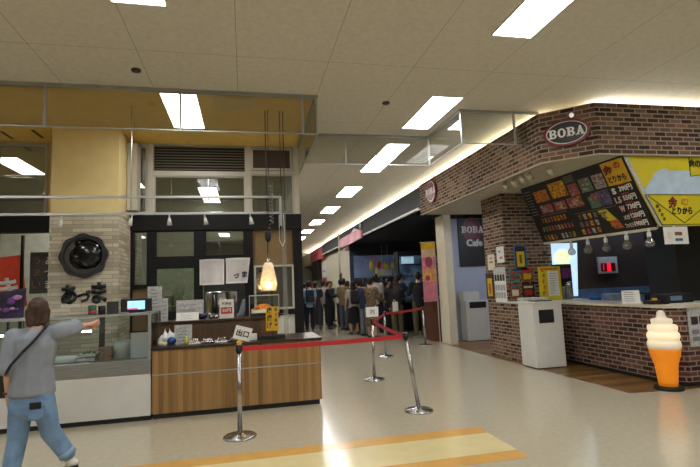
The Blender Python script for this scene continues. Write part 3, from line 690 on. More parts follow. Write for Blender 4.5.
for i, (x, z) in enumerate(((-1.66, .70), (-1.64, .75), (-1.66, .80))):
    mb = MB(); mb.b(x-.07, x+.07, 6.36, 6.50, z, z+.045, bev=.006); obj('food_pack', mb, mat('brown_food_pack', (134, 104, 84), var=.25, scale=30), label='brown food pack, %s of the stack of three in the glass case' % ('bottom', 'middle', 'top')[i], cat='food pack', group='food packs stacked in the glass case')
mb = MB(); mb.lathe([(.10, 0), (.105, .15), (.09, .20), (.03, .22), (0.0, .225)], (-1.49, 6.5, .70)); obj('plastic_tub', mb, M_plastic, label='rounded white plastic tub inside the right end of the glass case', cat='tub')
mb = MB(); mb.b(-1.37, -1.15, 6.36, 6.376, .70, 1.00, bev=.003); obj('white_board', mb, M_paper, label='upright white board inside the right end of the glass case', cat='board')
# items on top of case
r = root('register_tablet', 'black cash register screen showing a bright display on the glass case', 'screen', (-1.35, 6.45, 1.24))
mb = MB(); mb.b(-1.50, -1.14, 6.42, 6.46, 1.255, 1.41, bev=.006); obj('screen_body', mb, M_black, r)
obj('screen_base', MB().b(-1.40, -1.25, 6.40, 6.56, 1.24, 1.256, bev=.003), M_black, r)
obj('screen_glass', MB().b(-1.42, -1.22, 6.415, 6.421, 1.28, 1.385), mat('lcd', (150, 200, 220), emit=1.3, var=.12, scale=14), r)
obj('screen_ribbon', MB().b(-1.42, -1.30, 6.412, 6.416, 1.28, 1.297), mat('lcd_pink', (210, 90, 140), emit=.8), r)
obj('card_reader', MB().b(-1.66, -1.54, 6.42, 6.50, 1.24, 1.39, bev=.008), M_dkgrey, label='dark upright card reader left of the register screen', cat='card reader')
obj('wooden_box', MB().b(-1.79, -1.69, 6.46, 6.56, 1.24, 1.38, bev=.004), M_tan, label='small tan box standing between the tins and the card reader', cat='box') if False else None
mb = MB(); mb.lathe([(.045, 0), (.045, .11), (.04, .115), (0, .115)], (-1.80, 6.36, 1.24)); mb.lathe([(.046, .02), (.046, .05)], (-1.80, 6.36, 1.24), mi=1)
obj('tin_can', mb, [mat('tin_label', (54, 96, 78), var=.3, scale=20), M_redp], label='small green tin with a red band on the glass case', cat='tin')
mb = MB(); mb.lathe([(.04, 0), (.04, .10), (.035, .105), (0, .105)], (-1.70, 6.38, 1.24)); obj('tin_can', mb, M_black, label='small black tin beside the green one on the glass case', cat='tin')
obj('red_tray', MB().b(-1.88, -1.55, 6.25, 6.42, 1.24, 1.25), M_redp, label='flat red tray under the tins on the glass case', cat='tray') if False else None
# poster board left
r = root('poster_board', 'dark poster board with purple and pink print above the shopper', 'poster', (-2.95, 6.7, 1.24))
mb = MB(); mb.sheet((-3.35, 6.70, 1.24), (-2.68, 6.70, 1.24), (-2.66, 6.72, 1.60), (-3.35, 6.72, 1.50), .012, (0, -1, 0)); obj('poster_panel', mb, mat('poster_dark', (40, 30, 54), .4, var=.5, scale=7), r)
mb = MB()
for i in range(26): mb.sph((random.uniform(-3.3, -2.72), 6.685+random.random()*.006, random.uniform(1.3, 1.5)), random.uniform(.015, .045), (1.4, .12, .8), n=1, mi=i % 2)
obj('printed_flowers', mb, [mat('print_pink', (196, 130, 176)), mat('print_violet', (120, 70, 150))], r)

# wooden service counter
r = root('service_counter', 'wood-plank fronted service counter with a dark top', 'counter', (-0.08, 6.5, 0))
obj('counter_front', MB().b(-1.085, 0.925, FY+.005, 6.95, 0.06, 0.79), M_woodv, r)
obj('steel_strip', MB().b(-1.085, 0.928, FY-.001, FY+.006, 0.50, 0.515), M_alu, r)
obj('kick_board', MB().b(-1.07, 0.90, FY+.03, 6.93, 0.0, 0.06), M_kick, r)
obj('counter_top', MB().b(-1.10, 0.945, FY-.015, 6.95, 0.79, 0.825, bev=.003), M_wooddk, r)
obj('raised_tier', MB().b(-1.10, 0.42, 6.62, 6.93, 0.825, 1.075), M_woodtier, r)
obj('tier_top', MB().b(-1.10, 0.45, 6.58, 6.95, 1.075, 1.10, bev=.003), M_wooddk, r)

# things on the counter
for i, (x, c) in enumerate(((-0.62, (110, 62, 50)), (-0.46, (120, 58, 48)), (-0.30, (116, 70, 56)), (-0.14, (124, 74, 52)))):
    r = root('bento_pack', 'clear food pack on the wooden counter, %s from the left in the row of four' % ('first', 'second', 'third', 'fourth')[i], 'food pack', (x, 6.36, .825), 'clear food packs in a row on the counter')
    mb = MB()
    for k in range(12): mb.sph((random.uniform(-.045, .045), random.uniform(-.06, .06), random.uniform(.015, .045)), .018, (1.2, 1, .8), n=1)
    obj('food', mb, mat('packed_food_%d' % i, c, var=.3, scale=40), r, local=True, kind='stuff')
    obj('pack_tray', MB().b(-.072, .072, -.09, .09, 0, .014, bev=.004), M_black if i % 2 else M_plastic, r, local=True)
    mb = MB(); mb.hull([(-.07, -.088, .012), (.07, -.088, .012), (.07, .088, .012), (-.07, .088, .012), (-.05, -.065, .065), (.05, -.065, .065), (.05, .065, .065), (-.05, .065, .065)]); obj('pack_lid', mb, glass('thin_lid', (236, 232, 228), .2, .05, dirt=.03), r, local=True)
obj('sauce_bottle', MB().lathe([(.02, 0), (.022, .06), (.012, .08), (.012, .09), (0, .09)], (-0.72, 6.33, .825)), M_yel, label='small yellow bottle on the counter beside the clear packs', cat='bottle')
obj('blue_ball_pack', MB().sph((-0.90, 6.38, .875), .05, (1.1, .9, .95)), mat('blue_wrap', (34, 66, 128), var=.2), label='round blue wrapped packet at the left end of the wooden counter', cat='packet')
obj('paper_roll', MB().cyl((-1.04, 6.34, .85), (-.95, 6.3, .85), .025), M_cream, label='short pale roll lying at the left end of the wooden counter', cat='roll')
def notice(name, label, cat, x0, x1, y, z0, z1, tilt, m, lines=6, mt=None, head=None, group=None):
    """stand-up notice facing the viewer with printed lines"""
    r = root(name, label, cat, ((x0+x1)/2, y, z0), group)
    wd, h = x1-x0, z1-z0; ty = tilt*h
    obj('notice_sheet', MB().hull([(-wd/2, 0, 0), (wd/2, 0, 0), (wd/2, ty, h), (-wd/2, ty, h), (-wd/2, .008, 0), (wd/2, .008, 0), (wd/2, ty+.008, h), (-wd/2, ty+.008, h)]), m, r, local=True)
    mb = MB()
    for k in range(lines):
        t = (k+1.0)/(lines+1); l = wd*random.uniform(.25, .4)
        z = h*(1-t); mb.b(-l, l*random.uniform(.5, 1), ty*z/h-.0025, ty*z/h+.002, z-h*.014, z+h*.014)
    if lines: obj('printed_lines', mb, mt or M_dkgrey, r, local=True)
    return r
M_greyprint = mat('grey_print', (120, 120, 126), .7)
r = notice('paper_notice', 'tall white notice with printed lines standing on the counter', 'notice', -0.87, -0.66, 6.40, .825, 1.06, .05, M_paper2, 5, M_greyprint)
notice('paper_notice', 'white notice leaning back on the raised tier above the tall notice', 'notice', -0.88, -0.60, 6.63, 1.10, 1.20, .5, M_paper, 4, M_greyprint)
notice('paper_notice', 'wide pale menu sheet standing on the tier below the dark window', 'notice', -0.90, -0.55, 6.80, 1.10, 1.36, .05, M_paper2, 3, M_greyprint)
notice('paper_notice', 'tall grey notice standing behind the register screen', 'notice', -1.27, -1.09, 6.85, 1.24, 1.56, .03, M_paper2, 6, M_greyprint)
notice('paper_notice', 'small grey notice hung at the left end of the wooden counter', 'notice', -1.08, -0.99, 6.7, 1.10, 1.40, .03, M_paper2, 5, M_greyprint)
r = root('price_sign', 'white sign with a red price block on the raised tier', 'sign', (-0.24, 6.66, 1.10))
obj('sign_panel', MB().b(-.335, -.150, 6.66, 6.668, 1.10, 1.345, bev=.002), M_paper, r)
obj('red_block', MB().b(-.315, -.170, 6.655, 6.66, 1.16, 1.245), M_redp, r)
obj('sign_text', text_mesh('新商品', frame((-.243, 6.659, 1.295), (1, 0, 0), (0, 0, 1)), h=.036, wd=.12, bold=.02), M_ink, r)
obj('price_text', text_mesh('50円', frame((-.243, 6.654, 1.203), (1, 0, 0), (0, 0, 1)), h=.05, wd=.11, bold=.02), M_wtext, r)
mb = MB(); mb.lathe([(.03, 0), (.07, .03), (.075, .075), (.07, .075), (.06, .03)], (-.565, 6.74, 1.10)); r = root('blue_bowl', 'dark blue shiny bowl on the raised tier', 'bowl', (-.565, 6.74, 1.10)); obj('bowl_body', mb, mat('blue_glaze', (24, 34, 66), .15), r)
obj('small_jars', MB().lathe([(.03, 0), (.03, .05), (.0, .05)], (-.45, 6.76, 1.10)).lathe([(.03, 0), (.03, .045), (.0, .045)], (-.385, 6.76, 1.10)), M_chrome, label='pair of little steel pots between the bowl and the price sign', cat='pots')
mb = MB()
for k in range(9): limb(mb, (-1.04+.02*k, 6.48+random.uniform(-.02, .02), .865+.02*(k % 3)), .04, (-1.03+.02*k, 6.5+random.uniform(-.03, .03), .93+.05*random.random()), .016)
limb(mb, (-1.0, 6.5, .98), .012, (-.98, 6.5, 1.06), .006); limb(mb, (-.93, 6.49, .97), .012, (-.95, 6.49, 1.05), .006)
mb2 = bake(mb.bm, .014, 2); obj('plastic_bag', mb2, M_plastic, label='crumpled white plastic bag at the left end of the counter', cat='bag')
# heated tray with fried food
r = tray(0.24, 6.72, 1.145, .32, .22, 'white tray heaped with fried chicken under the pendant lamp', M_fry, .05, 0)
mb = MB()
for i in range(60):
    a_, q_ = random.uniform(0, 2*PI), random.random()**.5; mb.sph((.12*q_*math.cos(a_), .08*q_*math.sin(a_), .05+.055*(1-q_*q_)), .024, (1.2, 1, .85), n=1, rot=Matrix.Rotation(random.random()*3, 3, 'Z'))
obj('fried_chicken', mb, mat('fried_chicken_crust', (232, 128, 44), .5, var=.35, scale=30), r, local=True, kind='stuff')
obj('tray_rest', MB().b(.06, .46, 6.60, 6.86, 1.10, 1.145), M_black, label='flat black slab under the fried chicken tray', cat='slab')
r = root('sneeze_guard', 'clear sneeze guard over the fried chicken tray', 'sneeze guard', (0.25, 6.72, 1.10))
obj('guard_glass', MB().b(.06, .44, 6.60, 6.606, 1.27, 1.385).hull([(.06, 6.6, 1.385), (.44, 6.6, 1.385), (.06, 6.86, 1.41), (.44, 6.86, 1.41), (.06, 6.6, 1.39), (.44, 6.6, 1.39), (.06, 6.86, 1.415), (.44, 6.86, 1.415)]), M_glass, r)
obj('guard_frame', MB().b(.05, .06, 6.6, 6.61, 1.10, 1.39).b(.44, .45, 6.6, 6.61, 1.10, 1.39).b(.05, .45, 6.594, 6.604, 1.375, 1.39), M_alu, r)
r = root('vertical_sign', 'narrow golden sign with black vertical lettering on the counter', 'sign', (.33, 6.30, .825))
obj('sign_panel', MB().b(.255, .415, 6.30, 6.308, .93, 1.235), M_yel2, r)
obj('sign_foot', MB().b(.30, .37, 6.27, 6.34, .825, .835).b(.33, .34, 6.302, 6.31, .83, .95), M_black, r)
for i, ch in enumerate('唐揚げ'): obj('sign_letter', text_mesh(ch, frame((.30, 6.2985, 1.19-.095*i), (1, 0, 0), (0, 0, 1)), h=.08, wd=.065, bold=.02), M_ink, r)
for i, ch in enumerate('あづま屋'): obj('sign_letter', text_mesh(ch, frame((.382, 6.2985, 1.2-.068*i), (1, 0, 0), (0, 0, 1)), h=.045, wd=.036, bold=.02), M_ink, r)
obj('napkin_stack', MB().b(.0, .14, 6.32, 6.45, .825, .90, bev=.006), M_plastic, label='white stack of paper behind the exit sign on the counter', cat='paper stack')
obj('black_tray', MB().b(.15, .50, 6.32, 6.50, .825, .87, bev=.006), M_black, label='black tray on the counter under the golden sign', cat='tray')
obj('dark_box', MB().b(.44, .56, 6.62, 6.8, 1.10, 1.12, bev=.003), M_black, label='small black lid at the right end of the raised tier', cat='lid')
# pendant lamp + cords
r = root('pendant_lamp', 'glowing frosted glass pendant lamp hanging over the counter', 'lamp', (.305, 6.4, H))
obj('lamp_cord', MB().tube([(.305, 6.4, H-.012), (.305, 6.4, 1.93)], .006), M_black, r)
obj('lamp_cap', MB().lathe([(.0, .07), (.015, .07), (.03, .03), (.03, 0)], (.305, 6.4, 1.80)), M_chrome, r)
obj('lamp_shade', MB().lathe([(.045, .37), (.068, .33), (.10, .16), (.112, .08), (.108, .07), (.094, 0.0), (.090, .0), (.102, .07), (.105, .08), (.094, .16), (.062, .33), (.04, .37)], (.305, 6.4, 1.44)), mat('frosted_shade', (236, 220, 196), .25, emit=.06, var=.1, scale=20, alpha=.55), r)
obj('lamp_bulb', MB().sph((.305, 6.4, 1.51), .042), mat('warm_bulb', (255, 214, 150), emit=45, var=0), r)
r = root('adjustable_pulley', 'black cord winder hanging above the pendant lamp', 'cord winder', (.31, 6.36, H))
obj('winder_body', MB().sph((.31, 6.34, 2.16), .05, (.9, .9, 1.8)).sph((.32, 6.34, 2.24), .03, (1, 1, 1.5)), M_black, r)
obj('winder_cord', MB().tube([(.31, 6.34, 2.2), (.33, 6.36, 3.0), (.34, 6.36, H-.012)], .005), M_black, r)
r = root('hanging_rods', 'pair of thin dark rods from the ceiling down to the lighting rail', 'rod', (.52, 6.4, H))
for x in (.50, .545): obj('rod', MB().cyl((x, 6.4, 2.5), (x, 6.4, H-.012), .006), M_black, r)
mb = MB(); pts = []
for i in range(90):
    a = i*.75; pts.append((.36+.028*math.cos(a), 6.36+.028*math.sin(a), 2.86-.0062*i))
mb.tube(pts, .005, n=5); obj('coiled_cable', mb, M_chrome, label='coiled silver cable beside the lamp cord', cat='cable')
r = root('corner_rod', 'clear acrylic edge strip hanging at the right end of the kiosk', 'acrylic strip', (.52, 6.4, 0.83))
obj('strip', MB().b(.49, .55, 6.40, 6.406, .83, 2.45), M_acryl, r)
mb = MB(); mb.tube([(.46, 6.38, 2.44), (.46, 6.38, 2.1), (.50, 6.37, 2.02), (.53, 6.38, 2.1), (.52, 6.38, 2.45)], .004); obj('looped_white_cord', mb, M_white, label='looped white cord hanging at the end of the rail', cat='cord')

# lighting rails with spotlights
r = root('lighting_rail', 'double aluminium lighting rail spanning above the kiosk counter', 'rail', (-2.1, 6.4, 2.49))
for z in (2.69, 2.475): obj('rail_tube', MB().b(-4.9, .49, 6.385, 6.415, z-.014, z+.014), M_alu, r)
obj('rail_end', MB().b(.47, .50, 6.385, 6.415, 2.30, 2.70), M_alu, r)
for x in (-1.387, -3.2): obj('hanger_rod', MB().cyl((x, 6.4, 2.49), (x, 6.4, H-.012), .006), M_alu, r)
spots = [(-3.19, 'leftmost small white spotlight on the rail, before the dark beam'), (-2.17, 'small white spotlight on the rail before the stone pillar'), (-1.37, 'small white spotlight on the rail at the right edge of the pillar'), (-0.93, 'small white spotlight on the rail left of the middle windows'), (-0.50, 'small white spotlight on the rail above the split white curtain'), (.08, 'small white spotlight on the rail left of the pendant cords')]
proto = None
for x, lab in spots:
    if not proto:
        proto = root('spotlight', lab, 'spotlight', (x, 6.4, 2.46), 'white spotlights on the kiosk rail')
        mb = MB(); mb.lathe([(.014, -.04), (.024, -.09), (.032, -.135), (.024, -.135), (.0, -.12)]); obj('lamp_head', mb, M_plastic, proto, local=True)
        obj('lamp_stem', MB().cyl((0, 0, 0), (0, 0, -.055), .009), M_plastic, proto, local=True); o = proto
    else: o = copy_tree(proto)
    o.location = (x, 6.4, 2.46); o['label'] = lab; o.rotation_euler = (0.0, random.uniform(-.25, .25), 0)

# round crest and lettering on the pillar
r = root('round_crest', 'round black relief crest mounted on the stone pillar', 'crest', (-2.177, 7.3, 1.74))
cc = (-2.177, 2.03); Mf = frame((cc[0], 7.295, cc[1]), (1, 0, 0), (0, 0, 1))
mb = MB()
for i in range(40):
    a, b = 2*PI*i/40, 2*PI*(i+1)/40; R = lambda t: .305+.012*math.sin(t*8+1)
    mb.prism([(R(a)*math.cos(a), R(a)*math.sin(a)), (R(b)*math.cos(b), R(b)*math.sin(b)), (.25*math.cos(b), .25*math.sin(b)), (.25*math.cos(a), .25*math.sin(a))], 0, .05, Mf)
obj('crest_ring', mb, M_iron, r)
mb = MB(); mb.hull([tuple(Mf @ Vector((-.03+.16*math.cos(t*.5), -.02+.17*math.sin(t*.5), z))) for t in range(13) for z in (0, .03)])
mb.sph(tuple(Mf @ Vector((.05, .02, .03))), .19, (1, .3, 1.1)); mb.sph(tuple(Mf @ Vector((-.08, -.03, .04))), .085, (1, .4, .9)); mb.sph(tuple(Mf @ Vector((.12, -.06, .03))), .08, (.9, .35, 1.4)); mb.sph(tuple(Mf @ Vector((.0, .17, .02))), .08, (1.6, .3, .7))
obj('crest_disc', MB().ell(.255, .255, 0, .012, Mf), mat('crest_brown', (74, 66, 56), .6, var=.2), r)
obj('crest_relief', mb, mat('black_gloss', (12, 13, 16), .15, spec=.6), r)
r = root('wall_lettering', 'three large black brushed characters on the stone pillar below the crest', 'lettering', (-2.17, 7.29, 1.36))
for ch, x, z, h, wd in (('あ', -2.36, 1.50, .27, .20), ('づ', -2.17, 1.47, .17, .17), ('ま', -1.98, 1.51, .30, .20)):
    obj('letter', text_mesh(ch, frame((x, 7.298, z), (1, 0, .03), (-.03, 0, 1)), h=h, wd=wd, ext=.02, bold=.05), M_iron, r)

# noren curtain
r = root('noren_curtain', 'split white curtain with black characters hanging over the kiosk doorway', 'curtain', (-.31, 7.96, 1.98))
def cloth_panel(x0, x1, x1b, z0, z1, y, ph):
    mb = MB(); nx, nz = 14, 10; g = []
    for j in range(nz+1):
        row = []
        for i in range(nx+1):
            u, v = i/nx, j/nz; xr = x1+(x1b-x1)*v; x = x0+(xr-x0)*u
            row.append(mb.bm.verts.new((x, y+.018*v*math.sin(u*9+ph), z1+(z0-z1)*v+.006*math.sin(u*3.1)*(1-v))))
        g.append(row)
    for j in range(nz):
        for i in range(nx): f = mb.bm.faces.new((g[j][i], g[j][i+1], g[j+1][i+1], g[j+1][i])); f.smooth = True
    bmesh.ops.solidify(mb.bm, geom=mb.bm.faces[:], thickness=.003); return mb
obj('cloth_panel', cloth_panel(-.70, -.32, -.325, 1.57, 1.975, 7.95, 0), M_cloth, r)
obj('cloth_panel', cloth_panel(-.295, .09, .04, 1.58, 1.985, 7.95, 2), M_cloth, r)
obj('curtain_rod', MB().cyl((-.75, 7.97, 1.985), (.14, 7.97, 1.99), .008), M_blackwood, r)
for ch, x, z, s in (('づ', -.13, 1.70, .085), ('ま', .0, 1.72, .10)): obj('printed_letter', text_mesh(ch, frame((x, 7.928, z), (1, 0, 0), (0, 0, 1)), h=s, ext=.002, bold=.05), M_ink, r)
# behind the doorway
mb = MB(); mb.lathe([(.27, 0), (.27, .72), (.25, .74), (0, .74)], (-.40, 8.72, .72)); mb.lathe([(.273, .35), (.273, .38)], (-.40, 8.72, .72)); r = root('steel_boiler', 'large cylindrical steel pot seen under the split curtain', 'pot', (-.42, 8.55, 0)); obj('pot_body', mb, M_chrome, r); obj('pot_stand', MB().b(-.60, -.20, 8.52, 8.92, 0, .72), M_dkgrey, r)
human('staff member in pale blue work clothes half hidden behind the doorway post', (.17, 8.84, 0), math.radians(165), joints(1.55, aR=(30, 10, 60), aL=(35, 10, 60), lean=12), shirt=(168, 178, 196), pants=(50, 54, 66), hat=(200, 204, 210), sleeve='long', voxel=.014)
# greenery and banners behind the left windows
r = root('leafy_shrub', 'green leafy shrub seen through the dark kiosk window', 'shrub', (-1.6, 11.2, 0))
mb = MB(); Vr = random.Random(3)
for i in range(700):
    a, b, q = Vr.uniform(0, 2*PI), Vr.uniform(-1, 1), Vr.uniform(.5, 1)**.5; c = Vector((-1.55+.7*q*math.cos(a)*math.sqrt(1-b*b), 11.2+.4*q*math.sin(a), 1.6+.65*b*q))
    d = Vector((Vr.uniform(-1, 1), Vr.uniform(-1, 1), Vr.uniform(-1, 1))).normalized(); e = d.cross(Vector((0, 0, 1))).normalized()
    mb.hull([tuple(c-d*.05), tuple(c+e*.02), tuple(c+d*.05), tuple(c-e*.02), tuple(c+Vector((0, 0, .004)))])
obj('foliage', mb, mat('leaf_green', (130, 200, 120), .5, var=.3), r); obj('trunk', MB().cyl((-1.55, 11.2, .3), (-1.55, 11.2, 1.4), .04), M_woodtier, r); obj('planter', MB().b(-1.8, -1.3, 10.95, 11.45, 0, .4, bev=.01), M_white, r)
r = root('hanging_banner', 'red banner with a white character behind the left window', 'banner', (-3.72, 8.9, 1.3))
obj('banner_cloth', MB().hull([(-4.05, 8.9, 1.35), (-3.50, 8.9, 1.35), (-3.62, 8.9, 2.20), (-4.05, 8.9, 2.15), (-4.05, 8.91, 1.35), (-3.50, 8.91, 1.35), (-3.62, 8.91, 2.20), (-4.05, 8.91, 2.15)]), mat('banner_red', (216, 70, 44), .7), r)
obj('banner_pole', MB().cyl((-3.52, 8.93, 0), (-3.60, 8.93, 2.3), .008), M_greenln, r)
obj('banner_letter', text_mesh('き', frame((-3.82, 8.895, 1.62), (1, 0, 0), (0, 0, 1)), h=.42, ext=.003, bold=.03), M_wtext, r)
r = root('hanging_banner', 'charcoal banner with golden characters behind the left window', 'banner', (-3.25, 8.95, 1.5))
obj('banner_cloth', MB().b(-3.50, -2.9, 8.95, 8.96, 1.55, 2.24), mat('banner_charcoal', (66, 66, 66), .7), r)
for i, ch in enumerate('うまい'): obj('banner_letter', text_mesh(ch, frame((-3.40, 8.947, 2.1-.2*i), (1, 0, 0), (0, 0, 1)), h=.12, ext=.003, bold=.01), M_tan, r)
for i, ch in enumerate('あづま'): obj('banner_letter', text_mesh(ch, frame((-3.20, 8.947, 2.1-.2*i), (1, 0, 0), (0, 0, 1)), h=.15, ext=.003, bold=.03), M_cream, r)
obj('window_post', MB().b(-3.545, -3.51, 8.7, 8.75, 0, 2.5), M_blackwood, label='thin dark upright post between the two banners', cat='post')

# ---------------------------------------------------------------- stanchions and belts
def stanchion(x, y, top, label, h=.90):
    r = root('stanchion', label, 'stanchion', (x, y, 0), 'steel belt stanchions')
    t = Vector((top[0]-x, top[1]-y, h))
    obj('base_plate', MB().lathe([(.165, 0), (.165, .012), (.15, .022), (.05, .036), (.028, .05), (0, .05)], n=36), M_chrome, r, local=True)
    obj('post', MB().cyl((0, 0, .03), tuple(t*.93), .024, n=20), M_chrome, r, local=True)
    obj('belt_head', MB().cyl(tuple(t*.925), tuple(t*1.0), .032, n=20), M_black, r, local=True)
    obj('head_cap', MB().cyl(tuple(t*1.0), tuple(t*1.012), .030, n=20), M_chrome, r, local=True)
    return r, Vector((x, y, 0))+t*.96
_, T1 = stanchion(-.073, 5.117, (-.069, 5.117), 'nearest steel stanchion, carrying the tilted exit sign before the counter')
_, T2 = stanchion(1.927, 5.39, (1.805, 5.39), 'leaning steel stanchion in the middle of the aisle', .885)
_, T3 = stanchion(1.93, 7.36, (1.945, 7.36), 'steel stanchion behind the leaning one, carrying a small white sign', .93)
_, T4 = stanchion(2.78, 9.6, (2.80, 9.6), 'steel stanchion beside the shopper in the patterned jacket')
_, T5 = stanchion(4.15, 10.9, (4.13, 10.9), 'farthest steel stanchion near the pale column')
def belt(a, b, label, sag=.01):
    n = 10; mb = MB(); a = Vector(a); b = Vector(b); d = (b-a); t = Vector((-d.y, d.x, 0)).normalized()*.0012
    def P(u): q = a.lerp(b, u); q.z -= sag*4*u*(1-u); return q
    for i in range(n):
        p, q = P(i/n), P((i+1)/n)
        mb.hull([tuple(v+s_*t+Vector((0, 0, z))) for v in (p, q) for s_ in (-1, 1) for z in (-.024, .024)])
    obj('belt_strap', mb, M_red, label=label, cat='barrier belt', group='red barrier belts')
belt(T1+Vector((.033, .004, 0)), T2-Vector((.034, 0, 0)), 'red barrier belt from the exit sign post to the leaning post')
belt(T2+Vector((-.01, .034, 0)), T3-Vector((.01, .034, 0)), 'red barrier belt from the leaning post back to the post with a small sign')
belt(T3+Vector((.012, .034, 0)), T4-Vector((.012, .034, 0)), 'red barrier belt between the small sign post and the patterned jacket shopper')
belt(T4+Vector((.025, .024, 0)), T5-Vector((.026, .022, 0)), 'farthest red barrier belt in front of the shopper in black')
r = root('exit_sign', 'tilted white exit sign on top of the nearest stanchion', 'sign', (-.069, 5.117, .905))
A = math.radians(-17); rt = (math.cos(A), 0, math.sin(A)); upv = (-math.sin(A), 0, math.cos(A)); Ms = frame((-.03, 5.10, 1.02), rt, upv)
obj('sign_panel', MB().prism([(-.085, -.068), (.085, -.068), (.085, .068), (-.085, .068)], -.004, .004, Ms), M_paper, r)
obj('sign_text', text_mesh('出口', frame(tuple(Ms @ Vector((0, .0, .0045))), rt, upv), h=.068, ext=.002, bold=.03), M_ink, r)
obj('sign_bracket', MB().cyl((-.068, 5.117, .905), (-.05, 5.11, .97), .012).sph((-.065, 5.105, .93), .03, (1, .8, .9)), M_yel2, r)
r = root('small_sign', 'small white sign on the stanchion behind the leaning one', 'sign', (1.94, 7.34, .945))
obj('sign_panel', MB().b(1.84, 2.04, 7.335, 7.343, .965, 1.12), M_paper, r)
obj('sign_text', text_mesh('列', frame((1.94, 7.334, 1.04), (1, 0, 0), (0, 0, 1)), h=.08, ext=.002, bold=.02), M_greyprint, r)
obj('sign_bracket', MB().cyl((1.94, 7.345, .942), (1.94, 7.34, .975), .008), M_black, r)

# ---------------------------------------------------------------- BOBA shop
def boba_sign(name, label, center, right, up, rx, ry, txt, oval=True, lamp=False, depth=.05):
    r = root(name, label, 'sign', center); M = frame(center, right, up)
    obj('sign_rim', MB().ell(rx, ry, .0, depth, M), M_maroon, r)
    obj('rim_line', MB().ell(rx*.86, ry*.84, depth-.001, depth+.003, M), M_wtext, r)
    obj('sign_face', MB().ell(rx*.82, ry*.79, depth+.002, depth+.006, M), M_sign_black if oval else M_maroon, r)
    obj('sign_letters', slab_word(MB(), 'BOBA', M, txt, depth+.005, depth+.014), M_wtext, r)
    return r, M
fd = Vector((.53, -.515, 0)).normalized(); fn = Vector((-fd.y*-1, 0, 0))
nrm = Vector((fd.y, -fd.x, 0))   # outward
ctr = Vector((4.365, 5.5925, 3.425))+nrm*.002
r, Mx = boba_sign('oval_shop_sign', 'maroon and black oval shop sign on the angled brick corner', tuple(ctr), tuple(fd), (0, 0, 1), .30, .185, .125)
cx = ctr+fd*.085+Vector((0, 0, .225))+nrm*.02
obj('lamp_tab', MB().ell(.055, .055, 0, .02, frame(tuple(cx-nrm*.02), tuple(fd), (0, 0, 1))), M_maroon, r); obj('lamp_globe', MB().sph(tuple(cx+nrm*.03), .034), mat('sign_globe', (235, 232, 220), .3, emit=.5, var=0), r)
r, Mx = boba_sign('round_shop_sign', 'small round maroon shop sign at the far end of the brick fascia', (4.098, 9.78, 3.47), (0, -1, 0), (0, 0, 1), .27, .26, .15, oval=False)
obj('lamp_globe', MB().sph((4.06, 9.62, 3.78), .03), M_plastic, r)
# cafe banner in the alcove
r = root('cafe_panel', 'black wall panel with the round maroon cafe logo beside the brick pier', 'sign', (5.8, 11.29, 1.87))
obj('panel_board', MB().b(5.35, 6.25, 11.27, 11.296, 1.84, 3.06), mat('cafe_panel_black', (36, 28, 25), .5), r)
Mc = frame((5.74, 11.27, 2.78), (1, 0, 0), (0, 0, 1))
obj('logo_ring', MB().ell(.27, .31, 0, .006, Mc), M_maroon, r); obj('logo_line', MB().ell(.22, .255, .005, .009, Mc), M_sign_black, r); obj('logo_disc', MB().ell(.20, .235, .008, .012, Mc), M_maroon, r)
obj('logo_letters', slab_word(MB(), 'BOBA', Mc, .17, .012, .018), M_wtext, r)
obj('cafe_text', text_mesh('Cafe', frame((5.78, 11.268, 2.44), (1, 0, .0), (0, 0, 1)), h=.19, ext=.004, bold=.045), M_wtext, r)
# brick counter
r = root('brick_counter', 'brick-clad shop counter with a pale top under the menu board', 'counter', (5.6, 6.5, 0))
mb = MB(); mb.prism([(5.4, 7.50), (5.4, 5.32), (5.52, 5.2), (9.3, 5.2), (9.3, 5.8), (5.95, 5.8), (5.95, 7.50)], .06, .995); obj('counter_body', mb, M_brickc, r, uv=True)
mb = MB(); mb.prism([(4.703, 8.015), (4.703, 7.52), (5.95, 7.52), (5.95, 8.015)], .0, 1.03); obj('counter_block', mb, M_brickf, r, uv=True)
mb = MB(); mb.prism([(5.42, 7.5), (5.42, 5.33), (5.53, 5.22), (9.3, 5.22), (9.3, 5.8), (5.95, 5.8), (5.95, 7.50)], 0, .06); obj('kick_board', mb, M_kick, r)
mb = MB(); mb.prism([(5.36, 7.52), (5.36, 5.30), (5.50, 5.16), (9.3, 5.16), (9.3, 5.85), (6.0, 5.85), (6.0, 7.52)], .997, 1.035); obj('counter_top', mb, mat('counter_top_beige', (196, 186, 164), .35), r)
mb = MB(); mb.prism([(4.66, 8.015), (4.66, 7.50), (6.0, 7.522), (6.0, 8.015)], 1.032, 1.06); obj('block_top', mb, M_white, r)
# prep bench behind
r = root('prep_bench', 'steel prep bench behind the brick counter lit in blue', 'bench', (7.5, 7.9, 0)); obj('bench_body', MB().b(6.2, 9.3, 7.55, 8.05, 0, .92), M_chrome, r)
obj('wall_splashback', MB().b(6.2, 9.3, 8.055, 8.075, .92, 1.22), mat('blue_steel', (120, 145, 175), .3, metal=.5), label='bluish steel splashback panel behind the prep bench', cat='panel')
obj('kitchen_fill', MB().b(6.4, 9.0, 7.45, 7.60, 2.98, 3.02), mat('kitchen_fill_glow', (190, 215, 255), emit=16.0, var=0), label='added bluish fill light over the prep bench, hidden behind the menu boards', cat='light')  # added to brighten the screen wall and bench, out of view
obj('alcove_fill', MB().b(5.95, 6.25, 9.2, 10.0, 3.04, 3.07), mat('alcove_fill_glow', (225, 235, 255), emit=22.0, var=0), label='added pale fill light under the alcove ceiling, hidden behind the brick pier', cat='light')  # added fill that lifts the alcove wall, unseen behind the pier
